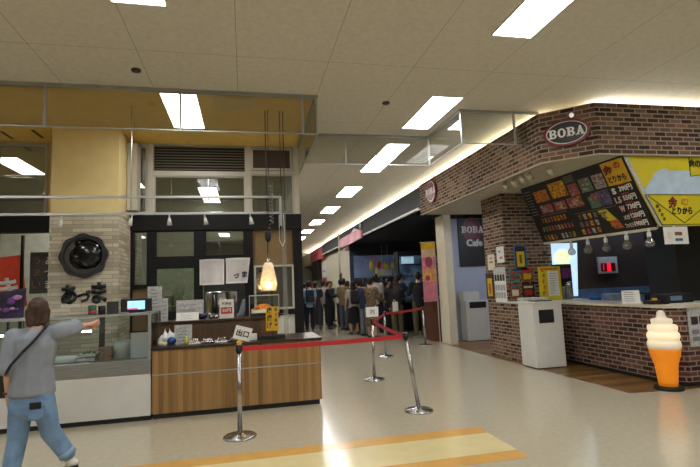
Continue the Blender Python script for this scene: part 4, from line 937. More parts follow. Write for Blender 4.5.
for i, (x, wd, h, c) in enumerate(((6.35, .06, .16, (40, 90, 170)), (6.7, .25, .2, (150, 165, 180)), (7.2, .22, .16, (170, 180, 190)), (7.55, .3, .2, (60, 66, 76)), (8.1, .34, .22, (140, 160, 185)), (8.6, .2, .2, (50, 60, 80)))):
    mb = MB(); mb.b(x-wd/2, x+wd/2, 7.65, 7.9, .922, .92+h, bev=.02); obj('food_container', mb, mat('container_%d' % i, c, .3, var=.15), label='%s metal food container on the steel bench, number %d from the left' % (('blue', 'silver', 'pale', 'dark', 'bluish', 'navy')[i], i+1), cat='container', group='containers on the prep bench')
# things on counter
def card(name, label, x, y, z, wd, h, rz, m, tilt=.25):
    r = root(name, label, 'card', (x, y, z), rz=rz); t = tilt*h
    obj('card_front', MB().hull([(-wd/2, 0, 0), (wd/2, 0, 0), (wd/2, t, h), (-wd/2, t, h), (-wd/2, .006, 0), (wd/2, .006, 0), (wd/2, t+.006, h), (-wd/2, t+.006, h)]), m, r, local=True)
    obj('card_back', MB().hull([(-wd/2, 2*t, 0), (wd/2, 2*t, 0), (wd/2, t, h), (-wd/2, t, h), (-wd/2, 2*t+.006, 0), (wd/2, 2*t+.006, 0), (wd/2, t+.006, h), (-wd/2, t+.006, h)]), m, r, local=True)
    mb = MB()
    for k in range(5): z_ = h*(.85-.16*k); mb.b(-wd*.38, wd*random.uniform(.1, .38), t*z_/h-.0025, t*z_/h+.001, z_-.004, z_+.004)
    obj('printed_lines', mb, M_greyprint, r, local=True)
card('tent_card', 'white folded price card on the pale counter top', 5.50, 6.0, 1.035, .23, .19, math.radians(-35), M_paper)
r = root('card_terminal', 'small black card terminal on the counter beside the folded card', 'card terminal', (5.50, 5.62, 1.035)); obj('terminal_body', MB().b(5.42, 5.58, 5.56, 5.72, 1.035, 1.09, bev=.01), M_black, r); obj('terminal_slot', MB().b(5.45, 5.53, 5.58, 5.60, 1.09, 1.12), M_yel2, r)
obj('serving_tray', MB().b(5.56, 6.2, 5.24, 5.42, 1.035, 1.05, bev=.004), M_plastic, label='flat white tray on the counter near the right edge', cat='tray')
r = root('dark_machine', 'low black counter machine at the corner of the pale top', 'machine', (5.75, 5.65, 1.035)); obj('machine_body', MB().b(5.62, 6.05, 5.5, 5.72, 1.035, 1.17, bev=.012), M_black, r); obj('machine_panel', MB().b(5.66, 5.85, 5.49, 5.50, 1.08, 1.14), mat('blue_steel', (120, 145, 175)), r)
r = root('cup_stack', 'clear cups and lids stacked beside the yellow menu stand', 'cups', (5.60, 7.62, 1.06)); obj('cups', MB().lathe([(.03, 0), (.045, .22), (.04, .24), (0, .24)], (5.62, 7.68, 1.06)).lathe([(.03, 0), (.045, .17), (.04, .18), (0, .18)], (5.50, 7.72, 1.06)), M_clearp, r)
r = root('drink_dispenser', 'dark drink dispenser with a purple front behind the yellow menu stand', 'dispenser', (5.72, 7.72, 1.06)); obj('dispenser_body', MB().b(5.58, 5.86, 7.72, 7.94, 1.06, 1.70, bev=.02), M_black, r); obj('dispenser_panel', MB().b(5.64, 5.84, 7.71, 7.72, 1.44, 1.62), mat('purple_print', (96, 40, 96), .5, var=.4, scale=20), r); obj('dispenser_tank', MB().lathe([(.06, 0), (.06, .3), (.05, .32), (0, .32)], (5.70, 7.64, 1.06)), M_clearp, r)
r = root('backlit_poster', 'bright bluish backlit poster with a yellow circle beside the dark screen wall', 'poster', (5.9, 7.98, 1.1))
obj('poster_panel', MB().hull([(5.66, 7.95, 1.1), (6.12, 7.95, 1.1), (6.20, 7.95, 2.10), (5.66, 7.95, 2.10), (5.66, 7.99, 1.1), (6.12, 7.99, 1.1), (6.20, 7.99, 2.10), (5.66, 7.99, 2.10)]), mat('backlit_blue', (168, 200, 226), .5, emit=1.3, var=.1, scale=3), r)
obj('poster_circle', MB().ell(.17, .17, 0, .004, frame((5.86, 7.948, 1.82), (1, 0, 0), (0, 0, 1))), mat('backlit_yellow', (236, 238, 190), .5, emit=1.1, var=.12, scale=14), r)
obj('poster_flash', MB().ell(.1, .06, 0, .004, frame((5.98, 7.944, 1.62), (1, 0, 0), (0, 0, 1))).ell(.07, .05, 0, .004, frame((5.74, 7.944, 1.60), (1, 0, 0), (0, 0, 1))), mat('backlit_cream', (240, 240, 226), .5, emit=.8, var=.1), r)
# yellow menu stand
r = root('menu_stand', 'yellow menu stand with a white price sheet on the counter end', 'menu stand', (5.28, 7.56, 1.06))
obj('stand_panel', MB().b(5.06, 5.50, 7.56, 7.57, 1.06, 1.66).b(5.1, 5.46, 7.57, 7.66, 1.06, 1.07), M_yel, r)
obj('price_sheet', MB().b(5.24, 5.45, 7.553, 7.56, 1.14, 1.58), M_paper, r)
mb = MB(); 
for k in range(9): mb.b(5.27, 5.27+random.uniform(.08, .15), 7.550, 7.554, 1.53-.043*k, 1.538-.043*k)
obj('printed_lines', mb, M_greyprint, r)
mb = MB()
for k in range(5): mb.sph((5.14+.02*(k % 2), 7.555, 1.2+.1*k), .03, (1, .12, 1.3), n=1)
mb.b(5.10, 5.44, 7.553, 7.56, 1.60, 1.635); obj('printed_pictures', mb, M_fry, r)
# posters on the pier
def poster(name, label, p, right, wd, h, m, blocks, cat='poster', n=(0, 0)):
    r = root(name, label, cat, p); M = frame(p, right, (0, 0, 1)); obj('poster_sheet', MB().prism([(-wd/2, 0), (wd/2, 0), (wd/2, h), (-wd/2, h)], 0.001, .007, M), m, r)
    ms = [b_[4] for b_ in blocks]; mb = MB()
    for i, (u, v, a, b_, m_) in enumerate(blocks): mb.prism([((u-.5-a/2)*wd, (v-b_/2)*h), ((u-.5+a/2)*wd, (v-b_/2)*h), ((u-.5+a/2)*wd, (v+b_/2)*h), ((u-.5-a/2)*wd, (v+b_/2)*h)], .006, .0095+.0006*i, M, mi=i)
    if blocks: obj('printed_blocks', mb, ms, r)
    return r
L = (0, -1, 0); F = (1, 0, 0)
M_dkp = mat('dark_print', (44, 34, 30), .5, var=.4, scale=30); M_teal = mat('teal_print', (60, 110, 116), .5, var=.4, scale=20); M_brn = mat('brown_food_print', (126, 72, 40), .5, var=.45, scale=24); M_blup = mat('blue_print', (40, 110, 170), .5)
poster('yellow_poster', 'narrow dark poster with a yellow panel at the left edge of the brick pier', (4.7, 8.63, 1.10), L, .30, .50, M_dkp, [(.5, .45, .6, .7, M_yel2), (.5, .4, .2, .4, M_brn)])
poster('paper_print', 'cream print taped on the brick pier above the narrow poster', (4.7, 8.52, 1.66), L, .26, .30, M_cream, [(.5, .5, .5, .12, M_greyprint), (.5, .75, .4, .08, M_greyprint)])
poster('paper_print', 'white print with pink marks at the corner of the brick pier', (4.7, 8.16, 1.78), L, .26, .30, M_paper, [(.4, .7, .3, .12, M_greyprint), (.6, .3, .4, .15, mat('pink_print', (200, 110, 120)))])
poster('drink_poster', 'blue-edged poster of a yellow drink on the brick wall by the corner', (5.02, 8.02, 1.62), F, .26, .46, M_blup, [(.5, .5, .8, .86, M_dkp), (.5, .45, .62, .62, M_yel), (.5, .45, .2, .35, M_brn), (.5, .92, .7, .1, M_dkp)])
# menu boards in rows above the block: rack
r = root('sample_rack', 'white menu rack with rows of dark drink photos on the brick pier', 'menu rack', (4.69, 8.21, 1.04))
M = frame((4.69, 8.22, 1.04), L, (0, 0, 1)); obj('rack_panel', MB().prism([(-.20, 0), (.20, 0), (.20, .64), (-.20, .64)], 0, .01, M), M_paper, r)
mb = MB()
for row, z in enumerate((.40, .22, .08)):
    for k in range(4): mb.prism([(-.18+.095*k, z), (-.11+.095*k, z), (-.11+.095*k, z+(.12 if row == 0 else .11)), (-.18+.095*k, z+(.12 if row == 0 else .11))], .009, .014, M, mi=0 if row == 0 else 1)
obj('printed_rows', mb, [M_dkp, mat('grey_photo', (150, 152, 156), .5, var=.3, scale=50)], r)
obj('header_strip', MB().prism([(-.20, .52), (.20, .52), (.20, .66), (-.20, .66)], .009, .02, M), M_paper2, r)
for i, (x, z, wd, h, m_) in enumerate(((4.86, 1.42, .22, .22, M_teal), (5.13, 1.40, .26, .26, M_brn), (4.86, 1.10, .22, .28, M_brn), (5.13, 1.10, .26, .26, M_dkp))):
    poster('food_poster', 'small %s food poster in the group of four on the brick wall, %s' % (('teal', 'brown', 'brown', 'dark')[i], ('upper left', 'upper right', 'lower left', 'lower right')[i]), (x, 8.02, z), F, wd, h, m_, [(.5, .4, .6, .4, (M_brn, M_yel2, M_cream, M_redp)[i]), (.5, .8, .7, .15, (M_redp, M_redp, M_teal, M_cream)[i])])
obj('wall_switch', MB().b(5.50, 5.56, 8.0, 8.018, 1.88, 1.97, bev=.003), M_dkgrey, label='small dark box on the brick wall under the menu board', cat='switch box')
obj('basket', MB().b(4.86, 5.20, 7.75, 7.98, 1.062, 1.12, bev=.01), M_paper2, label='low grey basket on the block beside the posters', cat='basket')
# LED call display
r = root('call_display', 'white framed call display with red lit digits on the dark wall', 'display', (6.9, 8.07, 1.5))
obj('display_frame', MB().b(6.70, 7.12, 8.02, 8.078, 1.50, 1.82, bev=.008), M_white, r); obj('display_window', MB().b(6.74, 7.06, 8.014, 8.022, 1.54, 1.70), mat('display_dark', (60, 4, 10), .3, emit=.3), r)
obj('digits', MB().b(6.785, 6.80, 8.010, 8.015, 1.56, 1.685).b(6.87, 6.955, 8.010, 8.015, 1.54, 1.70), mat('led_red', (226, 20, 44), .4, emit=1.4), r)
obj('display_cord', MB().cyl((6.95, 8.07, 1.22), (6.95, 8.07, 1.5), .006), M_dkgrey, r)
# menu board
A = Vector((4.88, 7.62, 3.068)); B = Vector((5.03, 5.38, 3.068)); Cc = Vector((5.595, 5.534, 2.084)); D = Vector((5.43, 7.86, 2.1))
def MP(u, v, off=0.0):
    p = (A*(1-u)+B*u)*(1-v)+(D*(1-u)+Cc*u)*v; n = (B-A).cross(D-A).normalized()
    if n.x > 0: n = -n
    return p+n*off
def mpatch(mb, u0, u1, v0, v1, off, t=.003, mi=None, skew=0):
    q = [MP(u0, v0, off), MP(u1, v0, off), MP(u1+skew, v1, off), MP(u0+skew, v1, off)]
    mb.hull([tuple(p) for p in q]+[tuple(p) for p in (MP(u0, v0, off-t), MP(u1, v0, off-t), MP(u1+skew, v1, off-t), MP(u0+skew, v1, off-t))], mi)
r = root('menu_board', 'large black tilted menu board crowded with food photos and prices', 'menu board', (5.1, 6.5, 2.1))
mb = MB(); mpatch(mb, 0, 1, 0, 1, 0, .03); obj('board_panel', mb, mat('menu_black', (14, 13, 13), .6), r)
mb = MB(); mb.hull([tuple(MP(u, v, o)) for u in (0, 1) for v in (.985, 1.02) for o in (.012, -.04)]); obj('board_rail', mb, M_cream, r)
M_pinkc = mat('pink_card_print', (140, 66, 62), .5, var=.3, scale=30); M_green = mat('green_card_print', (84, 112, 86), .5, var=.3, scale=30)
mb = MB()
mats = [mat('menu_fries', (170, 96, 28), .6, var=.5, scale=34), mat('menu_yellow_fries', (176, 122, 22), .6, var=.5, scale=26), M_pinkc, M_green, mat('menu_pale_print', (150, 140, 136), .6, var=.35, scale=30), mat('mixed_print', (70, 62, 96), .5, var=.6, scale=14), M_brn, mat('menu_caption', (104, 100, 92), .6), M_yel, mat('orange_fries', (176, 84, 30), .5, var=.4, scale=40)]
mpatch(mb, .12, .27, .12, .30, .004, mi=0); mpatch(mb, .30, .46, .06, .30, .004, mi=1)
mpatch(mb, .48, .565, .16, .34, .004, mi=2); mpatch(mb, .59, .69, .13, .33, .004, mi=3); mpatch(mb, .71, .80, .13, .33, .004, mi=4)
mpatch(mb, .13, .26, .36, .50, .004, mi=2); mpatch(mb, .28, .40, .36, .50, .004, mi=2); mpatch(mb, .42, .56, .35, .51, .004, mi=2)
for q in ((.15, .20), (.32, .36), (.46, .53)): mpatch(mb, q[0], q[1], .40, .47, .007, mi=4)
mpatch(mb, .61, .69, .40, .58, .004, mi=3); mpatch(mb, .69, .79, .36, .58, .004, mi=5); mpatch(mb, .645, .70, .37, .46, .006, mi=2)
mpatch(mb, .10, .38, .525, .535, .004, mi=7); mpatch(mb, .44, .80, .605, .612, .004, mi=7)
for k in range(8):
    if k != 9: mpatch(mb, .09+.034*k, .109+.034*k, .57, .655, .004, mi=(6, 0, 6, 6, 0, 1, 0, 0)[k])
for k in range(10): mpatch(mb, .06+.034*k, .080+.034*k, .72, .80, .004, mi=(3, 3, 6, 2, 2, 4, 1, 2, 2, 6)[k])
for k in range(9):
    if k != 4: mpatch(mb, .04+.038*k, .062+.038*k, .87, .955, .004, mi=(6, 1, 1, 6, 6, 4, 4, 3, 1)[k])
for row in range(3):
    for k in range(4): mpatch(mb, .46+.046*k-.01*row, .486+.046*k-.01*row, .635+.115*row, .715+.115*row, .004, mi=((6, 4, 1, 7), (3, 2, 1, 4), (1, 2, 4, 0))[row][k])
for k in range(9): mpatch(mb, .015, .085, .08+.05*k, .095+.05*k, .004, mi=7)
for k in range(5): mpatch(mb, .47, .56, .03+.022*k, .04+.022*k, .004, mi=7)
mpatch(mb, .64, .715, .63, .80, .005, mi=8, skew=.05); mpatch(mb, .70, .77, .80, .93, .005, mi=9, skew=.02)
R9 = random.Random(11)
for (u0, u1, v0, v1, cs) in ((.12, .27, .12, .30, (0, 1, 9)), (.30, .46, .06, .30, (1, 0, 8)), (.48, .565, .16, .34, (2, 4, 2)), (.59, .69, .13, .33, (4, 2, 3)), (.71, .80, .13, .33, (4, 7, 2)), (.13, .26, .36, .50, (4, 2, 7)), (.28, .40, .36, .50, (4, 1, 2)), (.42, .56, .35, .51, (4, 1, 2)), (.61, .79, .37, .58, (3, 5, 2, 9, 4)), (.645, .715, .65, .78, (7, 1)), (.70, .78, .80, .93, (1, 9, 0))):
    for k in range(12):
        a_, b_ = R9.uniform(u0, u1-.02), R9.uniform(v0, v1-.03); mpatch(mb, a_, a_+R9.uniform(.012, .03), b_, b_+R9.uniform(.015, .035), .0085, mi=R9.choice(cs), skew=R9.uniform(-.01, .01))
obj('printed_menu', mb, mats, r)
mb = MB(); mpatch(mb, .815, .985, .02, .335, .005); obj('yellow_card', mb, M_yel2, r)
def mtext(s, u, v, h, m, wd=None, bold=.02, nm='menu_text', off=.01):
    c = MP(u, v, off); rt = (MP(u+.02, v)-MP(u-.02, v)).normalized(); dn = (MP(u, v+.02)-MP(u, v-.02)).normalized()
    obj(nm, text_mesh(s, frame(tuple(c), tuple(rt), tuple(-dn)), h=h, wd=wd, ext=.003, bold=bold), m, r)
M_dkred = mat('dark_red_ink', (120, 34, 18), .6)
mtext('金', .856, .12, .15, M_dkred, bold=.05); mtext('の', .935, .09, .10, M_redp, bold=.03); mtext('とりから', .90, .255, .10, M_ink, wd=.30, bold=.04)
for k, (a, b_, v) in enumerate((('S', '390円', .41), ('1.5', '550円', .54), ('W', '730円', .665), ('メガ', '1200円', .79), ('ファミリー', '1900円', .91))):
    mtext(a, .835+.003*k, v, .10 if k < 3 else .08, M_wtext if k == 0 else mat('pale_pink_ink', (210, 176, 170)), wd=(.07, .11, .09, .11, .18)[k], bold=.05)
    mtext(b_, .925, v-.012, .095, M_wtext, wd=.22, bold=.03)
    mb = MB(); mpatch(mb, .875, .93, v-.075, v-.062, .006); obj('price_line', mb, M_redp, r)
# yellow board facing the viewer
r = root('yellow_menu_board', 'bright yellow tilted sign board with black brush lettering at the right edge', 'sign board', (7.2, 5.4, 2.1))
P0 = Vector((5.035, 5.385, 3.066)); P1 = Vector((5.60, 5.465, 2.1))
def YP(x, v, off=0):   # x in metres from the corner at the board's top edge
    return Vector((x, P0.y+(P1.y-P0.y)*v-off, P0.z+(P1.z-P0.z)*v))
def ypoly(mb, pts, off, t, mi=None):
    f = [YP(5.035+(px-626)*.0172, (py-153)/74.0, off) for px, py in pts]; g_ = [p+Vector((0, t, 0)) for p in f]
    mb.hull([tuple(p) for p in f+g_], mi)
mb = MB(); mb.hull([tuple(p+Vector((0, d_, 0))) for p in (P0, P1, YP(9.2, 0), YP(9.2, 1)) for d_ in (0, .03)]); obj('board_panel', mb, M_yel, r)
mb = MB(); ypoly(mb, [(643, 193), (656, 170), (664, 166), (760, 166), (760, 193)], .004, .003); ypoly(mb, [(626, 153), (629.5, 153), (662, 227), (658, 227)], .006, .004, 1)
obj('pale_field', mb, [M_paleblue, M_paper2], r)
mb = MB(); ypoly(mb, [(645, 194), (760, 194), (760, 227), (661, 227)], .006, .003); ypoly(mb, [(668, 153), (668, 168), (690, 168), (694, 153)], .006, .003); ypoly(mb, [(689, 153), (760, 153), (760, 163), (690, 174)], .008, .003); obj('yellow_field', mb, M_yel, r)
def yline(mb, a, b, wpx=.8, off=.011):
    a = Vector((a[0], a[1])); b = Vector((b[0], b[1])); n = Vector((-(b-a).y, (b-a).x)).normalized()*wpx/2
    ypoly(mb, [tuple(a+n), tuple(b+n), tuple(b-n), tuple(a-n)], off, .003)
mb = MB()
for a, b_ in (((645, 194), (760, 194)), ((645, 194), (660, 226)), ((660, 225.5), (760, 225.5)), ((648, 195), (682, 224)), ((682, 224), (716, 195)), ((689, 153), (690, 174)), ((690, 174), (760, 163))): yline(mb, a, b_)
obj('outline', mb, M_greenln, r)
def ytext(s, px, py, hpx, wpx=None, m=M_ink, bold=.03, rot=0):
    c = YP(5.035+(px-626)*.0172, (py-153)/74.0, .012); rr = math.radians(rot); up0 = Vector((0, -.08, 1)).normalized(); rt = Vector((1, 0, 0))
    a = rt*math.cos(rr)+up0*math.sin(rr); b_ = up0*math.cos(rr)-rt*math.sin(rr)
    obj('board_text', text_mesh(s, frame(tuple(c), tuple(a), tuple(b_)), h=hpx*.0131, wd=wpx*.0172 if wpx else None, ext=.003, bold=bold), m, r)
ytext('金', 671, 202, 13, 9, M_dkred, .05); ytext('の', 683, 201, 9, 8, M_yel2, .04); ytext('とりから', 680, 211, 8, 20, M_ink, .04)
ytext('金の', 694, 160, 9, 12, M_ink, .04); ytext('から', 706, 159, 8, 10, M_ink, .04)
for k, ch in enumerate('国産若鶏'): ytext(ch, 656+2.2*k, 206+4.5*k, 3.6, 2.6, M_ink, .02)
# paper under yellow board
poster('paper_print', 'white illustrated sheet hanging below the yellow sign board', (5.80, 5.43, 1.845), F, .40, .24, M_paper, [(.25, .5, .2, .4, M_cream), (.6, .6, .3, .2, M_brn), (.6, .25, .3, .15, M_teal)])
obj('sheet_clip', MB().b(5.78, 5.82, 5.44, 5.45, 2.05, 2.10), M_white, label='small white clip holding the illustrated sheet to the sign board', cat='clip')
# bulbs under the menu board
M_bulb = glass('clear_bulb_glass', (200, 200, 190), .05, .16, dirt=.12)
bp = None
for i, (y, z) in enumerate(((7.14, 0), (6.75, 0), (6.37, 0), (5.97, 0), (5.58, 0))):
    lab = 'clear bulb in a white socket under the menu board, %s from the pier' % ('first', 'second', 'third', 'fourth', 'fifth')[i]
    if bp is None:
        bp = root('hanging_bulb', lab, 'lamp', (5.46, y, 2.09), 'clear bulbs under the menu board'); o = bp
        obj('socket', MB().cyl((0, 0, 0), (0, 0, -.06), .016).cyl((0, 0, -.06), (0, 0, -.125), .027), M_plastic, bp, local=True)
        obj('bulb', MB().lathe([(.018, -.12), (.03, -.14), (.062, -.19), (.066, -.215), (.05, -.255), (0, -.27)]), M_bulb, bp, local=True)
    else: o = copy_tree(bp)
    o.location = (5.425+(7.86-y)*.039, y, 2.09); o['label'] = lab
# spots under the soffit
sp = None
for i, (x, y) in enumerate(((4.25, 7.05), (4.25, 6.78), (4.25, 6.55), (4.26, 6.36), (4.33, 5.98))):
    lab = 'pale spotlight under the brick fascia soffit, %s from the far end' % ('first', 'second', 'third', 'fourth', 'fifth')[i]
    if sp is None:
        sp = root('soffit_spotlight', lab, 'spotlight', (x, y, 3.075), 'spotlights under the brick fascia'); o = sp
        obj('lamp_stem', MB().cyl((0, 0, 0), (0, 0, -.05), .014), M_soffit, sp, local=True); obj('lamp_head', MB().cyl((-.05, 0, -.05), (.045, 0, -.11), .032, .05), M_soffit, sp, local=True); obj('lamp_lens', MB().sph((.05, 0, -.113), .04, (.5, 1, 1)), M_plastic, sp, local=True)
    else: o = copy_tree(sp)
    o.location = (x, y, 3.075); o['label'] = lab; o.rotation_euler = (0, 0, .5)
# poster panel on the counter front at the right edge
r = root('front_poster', 'white framed poster with rows of dark photos on the right counter front', 'poster', (5.85, 5.19, .5))
obj('poster_sheet', MB().b(5.58, 6.15, 5.185, 5.198, .50, 1.0), M_paper2, r); mb = MB()
for row, z in enumerate((.78, .66, .57)):
    for k in range(4): mb.b(5.62+.13*k, 5.72+.13*k, 5.178, 5.186, z, z+(.10 if row == 0 else .055), mi=0 if row == 0 else 1)
obj('printed_photos', mb, [M_dkp, M_greyprint], r)

# bins
def bin_box(name, label, x0, x1, y0, y1, h, slot, step=False):
    r = root(name, label, 'bin', ((x0+x1)/2, (y0+y1)/2, 0), 'white waste bins')
    obj('bin_body', MB().b(x0, x1, y0, y1, .02, h-.03, bev=.008), M_white, r); obj('bin_foot', MB().b(x0+.03, x1-.03, y0+.03, y1-.03, 0, .02), M_kick, r)
    obj('bin_lid', MB().b(x0-.012, x1+.012, y0-.012, y1+.012, h-.03, h, bev=.005), M_white, r)
    obj('bin_slot', MB().b(slot[0], slot[1], y0-.003, y0+.01, slot[2], slot[3]), M_black, r)
    return r
bin_box('waste_bin', 'large white waste bin with a black slot in front of the brick pier', 4.56, 5.09, 7.04, 7.48, 1.075, (4.655, 4.93, .73, .945))
r = bin_box('waste_bin', 'white waste bin with a dark slot in the alcove behind the brick pier', 5.26, 5.86, 10.93, 11.25, .98, (5.36, 5.80, .80, .96))
obj('bin_hood', MB().b(5.24, 5.70, 11.05, 11.26, .98, 1.20, bev=.01), M_white, r); obj('caster', MB().cyl((5.32, 10.98, .02), (5.36, 10.98, .02), .02).cyl((5.7, 10.98, .02), (5.74, 10.98, .02), .02), M_black, r)
obj('bin_tray', MB().b(4.70, 5.0, 7.15, 7.4, 1.075, 1.09, bev=.004), M_dkgrey, label='dark tray lying on top of the large white bin', cat='tray')
obj('wipe_box', MB().b(4.74, 4.98, 7.2, 7.36, 1.09, 1.14, bev=.008), M_paper2, label='low pale box on the dark tray on top of the large bin', cat='box')

# soft cream lamp
r = root('ice_cream_lamp', 'glowing soft cream cone display lamp standing by the brick counter', 'display lamp', (5.20, 5.22, 0))
obj('lamp_base', MB().lathe([(.165, 0), (.165, .03), (.15, .045), (0, .045)], (5.20, 5.22, 0), n=32), M_black, r)
prof = [(.105, .045), (.110, .10), (.130, .30), (.135, .325), (.165, .42), (.176, .49), (.182, .505), (.16, .505), (.15, .48)]
obj('cone', MB().lathe(prof, (5.20, 5.22, 0), n=36), mat('cone_orange', (236, 136, 22), .35, emit=.34, var=.04), r)
mb = MB(); pr = []
tiers = [(.190, .50, .115), (.184, .615, .105), (.170, .72, .095), (.122, .815, .075)]
for (R_, z0, h_) in tiers:
    for k in range(6): t = k/6; pr.append((R_*(.89+.11*math.sin(PI*(t*.9+.08))), z0+h_*t))
pr += [(.065, .89), (.050, .915), (.048, .945), (.040, .965), (.022, .98), (.0, .985)]
obj('cream_swirl', mb.lathe(pr, (5.20, 5.22, 0), n=36), glow_z(mat('cream_glow', (228, 222, 206), .35, emit=.3, var=.0), .70, .22, .10, .62), r)
obj('glow_tube', MB().lathe([(.05, 0), (.05, .10), (0, .10)], (5.20, 5.22, .50)), M_diff, r)

# ---------------------------------------------------------------- shops down the aisle
r = root('shop_sign', 'pink and white shaped sign on the black fascia down the aisle', 'sign', (4.08, 18.2, 3.2))
mb = MB(); mb.hull([(4.02, y, z) for y, z in ((16.3, 3.15), (16.3, 3.42), (17, 3.5), (18.3, 3.42), (20.2, 3.48), (20.2, 3.12), (18, 3.1))]+[(4.09, y, z) for y, z in ((16.3, 3.15), (16.3, 3.42), (18.3, 3.42), (20.2, 3.48), (20.2, 3.12))]); obj('sign_body', mb, mat('pink_sign', (190, 110, 124), .4, emit=.25, var=.2, scale=1.2), r)
obj('white_crest', MB().hull([(4.03, 16.6, 3.45), (4.03, 18.2, 3.42), (4.03, 17.4, 3.62), (4.08, 16.6, 3.45), (4.08, 18.2, 3.42), (4.08, 17.4, 3.62)]).sph((4.05, 16.45, 3.58), .12, (.3, 1, 1)), M_wtext, r)
obj('hanging_post', MB().cyl((4.05, 20.5, 2.0), (4.05, 20.5, 3.8), .03), M_white, label='thin white rod hanging at the end of the pink sign', cat='rod')
r = root('food_mural', 'dim wall mural of yellow and red drinks at the back of the dark shop', 'mural', (5.9, 19.48, 1.7))
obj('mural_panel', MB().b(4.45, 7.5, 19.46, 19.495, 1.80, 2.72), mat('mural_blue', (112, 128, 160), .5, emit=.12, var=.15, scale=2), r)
mb = MB(); R2 = random.Random(5)
for i in range(20): mb.sph((5.2+i*.115, 19.455, 2.2+R2.uniform(-.25, .3)), .14, (R2.uniform(.5, .9), .08, R2.uniform(1.1, 2)), n=1, mi=(0, 2, 0, 1, 2, 0)[i % 6])
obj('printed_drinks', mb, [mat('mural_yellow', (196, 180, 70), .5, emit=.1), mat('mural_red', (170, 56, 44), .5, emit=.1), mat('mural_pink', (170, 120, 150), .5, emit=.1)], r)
obj('notice_plate', MB().b(5.45, 6.0, 19.2, 19.22, 1.85, 2.12).cyl((5.6, 19.21, 2.1), (5.6, 19.21, 3.2), .008).cyl((5.85, 19.21, 2.1), (5.85, 19.21, 3.2), .008), M_paper, label='small white plate hanging before the dim mural', cat='plate')
r = root('refrigerated_case', 'bluish lit glass case deep inside the dark shop', 'display case', (5.4, 14.4, 0))
obj('case_body', MB().b(4.75, 7.0, 14.5, 14.9, 0, 2.5), M_black, r); obj('lit_back', MB().b(4.80, 6.95, 14.47, 14.5, 1.0, 2.35), mat('case_back', (80, 104, 130), .4, emit=.14, var=.4, scale=3), r)
for z in (1.35, 1.7, 2.05): obj('case_shelf', MB().b(4.8, 6.95, 14.25, 14.47, z, z+.03), M_chrome, r)
obj('case_lamp', MB().b(4.85, 5.25, 14.40, 14.44, 2.10, 2.32), mat('case_tube', (170, 205, 225), emit=.5, var=.1), r)
obj('case_ledge', MB().b(4.75, 7.0, 14.1, 14.5, .9, 1.0), mat('ledge_steel', (110, 130, 150), .3, metal=.6), r)
r = root('wood_counter', 'dark brown wooden counter beside the pale column', 'counter', (4.9, 12.2, 0)); obj('counter_body', MB().b(4.60, 5.1, 11.42, 12.0, 0, 1.05), mat('brown_wood_counter', (92, 54, 36), .5, var=.12, stretch=(6, 6, 1)), r); obj('counter_top', MB().b(4.58, 5.12, 11.41, 12.02, 1.05, 1.09), mat('ledge_steel', (110, 130, 150)), r)
r = root('tall_banner', 'tall yellow and pink banner hanging above the shopper in black', 'banner', (4.47, 11.2, 1.0))
Mb = frame((4.47, 11.2, 0), (1, 0, .02), (0, 0, 1)); bands = [(2.3, 2.46, M_yel2), (2.1, 2.3, mat('banner_cream', (206, 180, 150))), (1.8, 2.1, mat('banner_pink', (206, 130, 150), var=.15, scale=8)), (1.5, 1.8, mat('banner_orange', (214, 156, 90), var=.2, scale=7)), (1.0, 1.5, mat('banner_rose', (196, 120, 140), var=.1))]
for z0, z1, m_ in bands: obj('banner_cloth', MB().prism([(-.18, z0), (.18, z0), (.18, z1), (-.18, z1)], 0, .006, Mb), m_, r)
obj('banner_motif', MB().ell(.10, .13, .006, .009, Mb, c=(0, 1.98)).ell(.06, .07, .006, .009, Mb, c=(-.05, 1.58)), mat('banner_motif', (150, 60, 90)), r)
obj('banner_rod', MB().cyl((4.27, 11.21, 2.47), (4.66, 11.21, 2.48), .01).cyl((4.655, 11.21, 0), (4.655, 11.21, 2.48), .012), M_plastic, r)
poster('white_menu_sheet', 'white menu sheet on the cream wall down the aisle', (4.30, 26.2, 2.05), L, 1.5, .62, M_paper, [(.5, .5, .6, .1, M_greyprint)])
poster('red_menu_sheet', 'red menu sheet below the white one on the cream wall', (4.30, 26.2, 1.45), L, 1.6, .55, mat('faded_red_print', (168, 80, 76), .6, var=.3, scale=3), [(.5, .5, .5, .3, M_pinkc)])
poster('fire_box', 'narrow black panel on the cream wall above the queue', (4.30, 21.6, 1.55), L, .6, .55, M_black, [])
obj('red_display', MB().b(3.3, 4.2, 30.5, 31.2, 0, 1.75, bev=.05), mat('red_display', (190, 60, 60), var=.3, scale=2), label='red display stand at the far end of the aisle', cat='display stand')
obj('white_display', MB().b(4.3, 5.5, 30.5, 31.2, 0, 2.1, bev=.05), M_paper, label='white display stand at the far end of the aisle', cat='display stand')
obj('opening_shade', MB().b(4.12, 4.24, 27.2, 29.8, 1.9, 3.05), M_black, label='black panel painted as the shade of a shop opening above the crowd at the far end', cat='panel')  # black slab stands in for the darkness of an opening
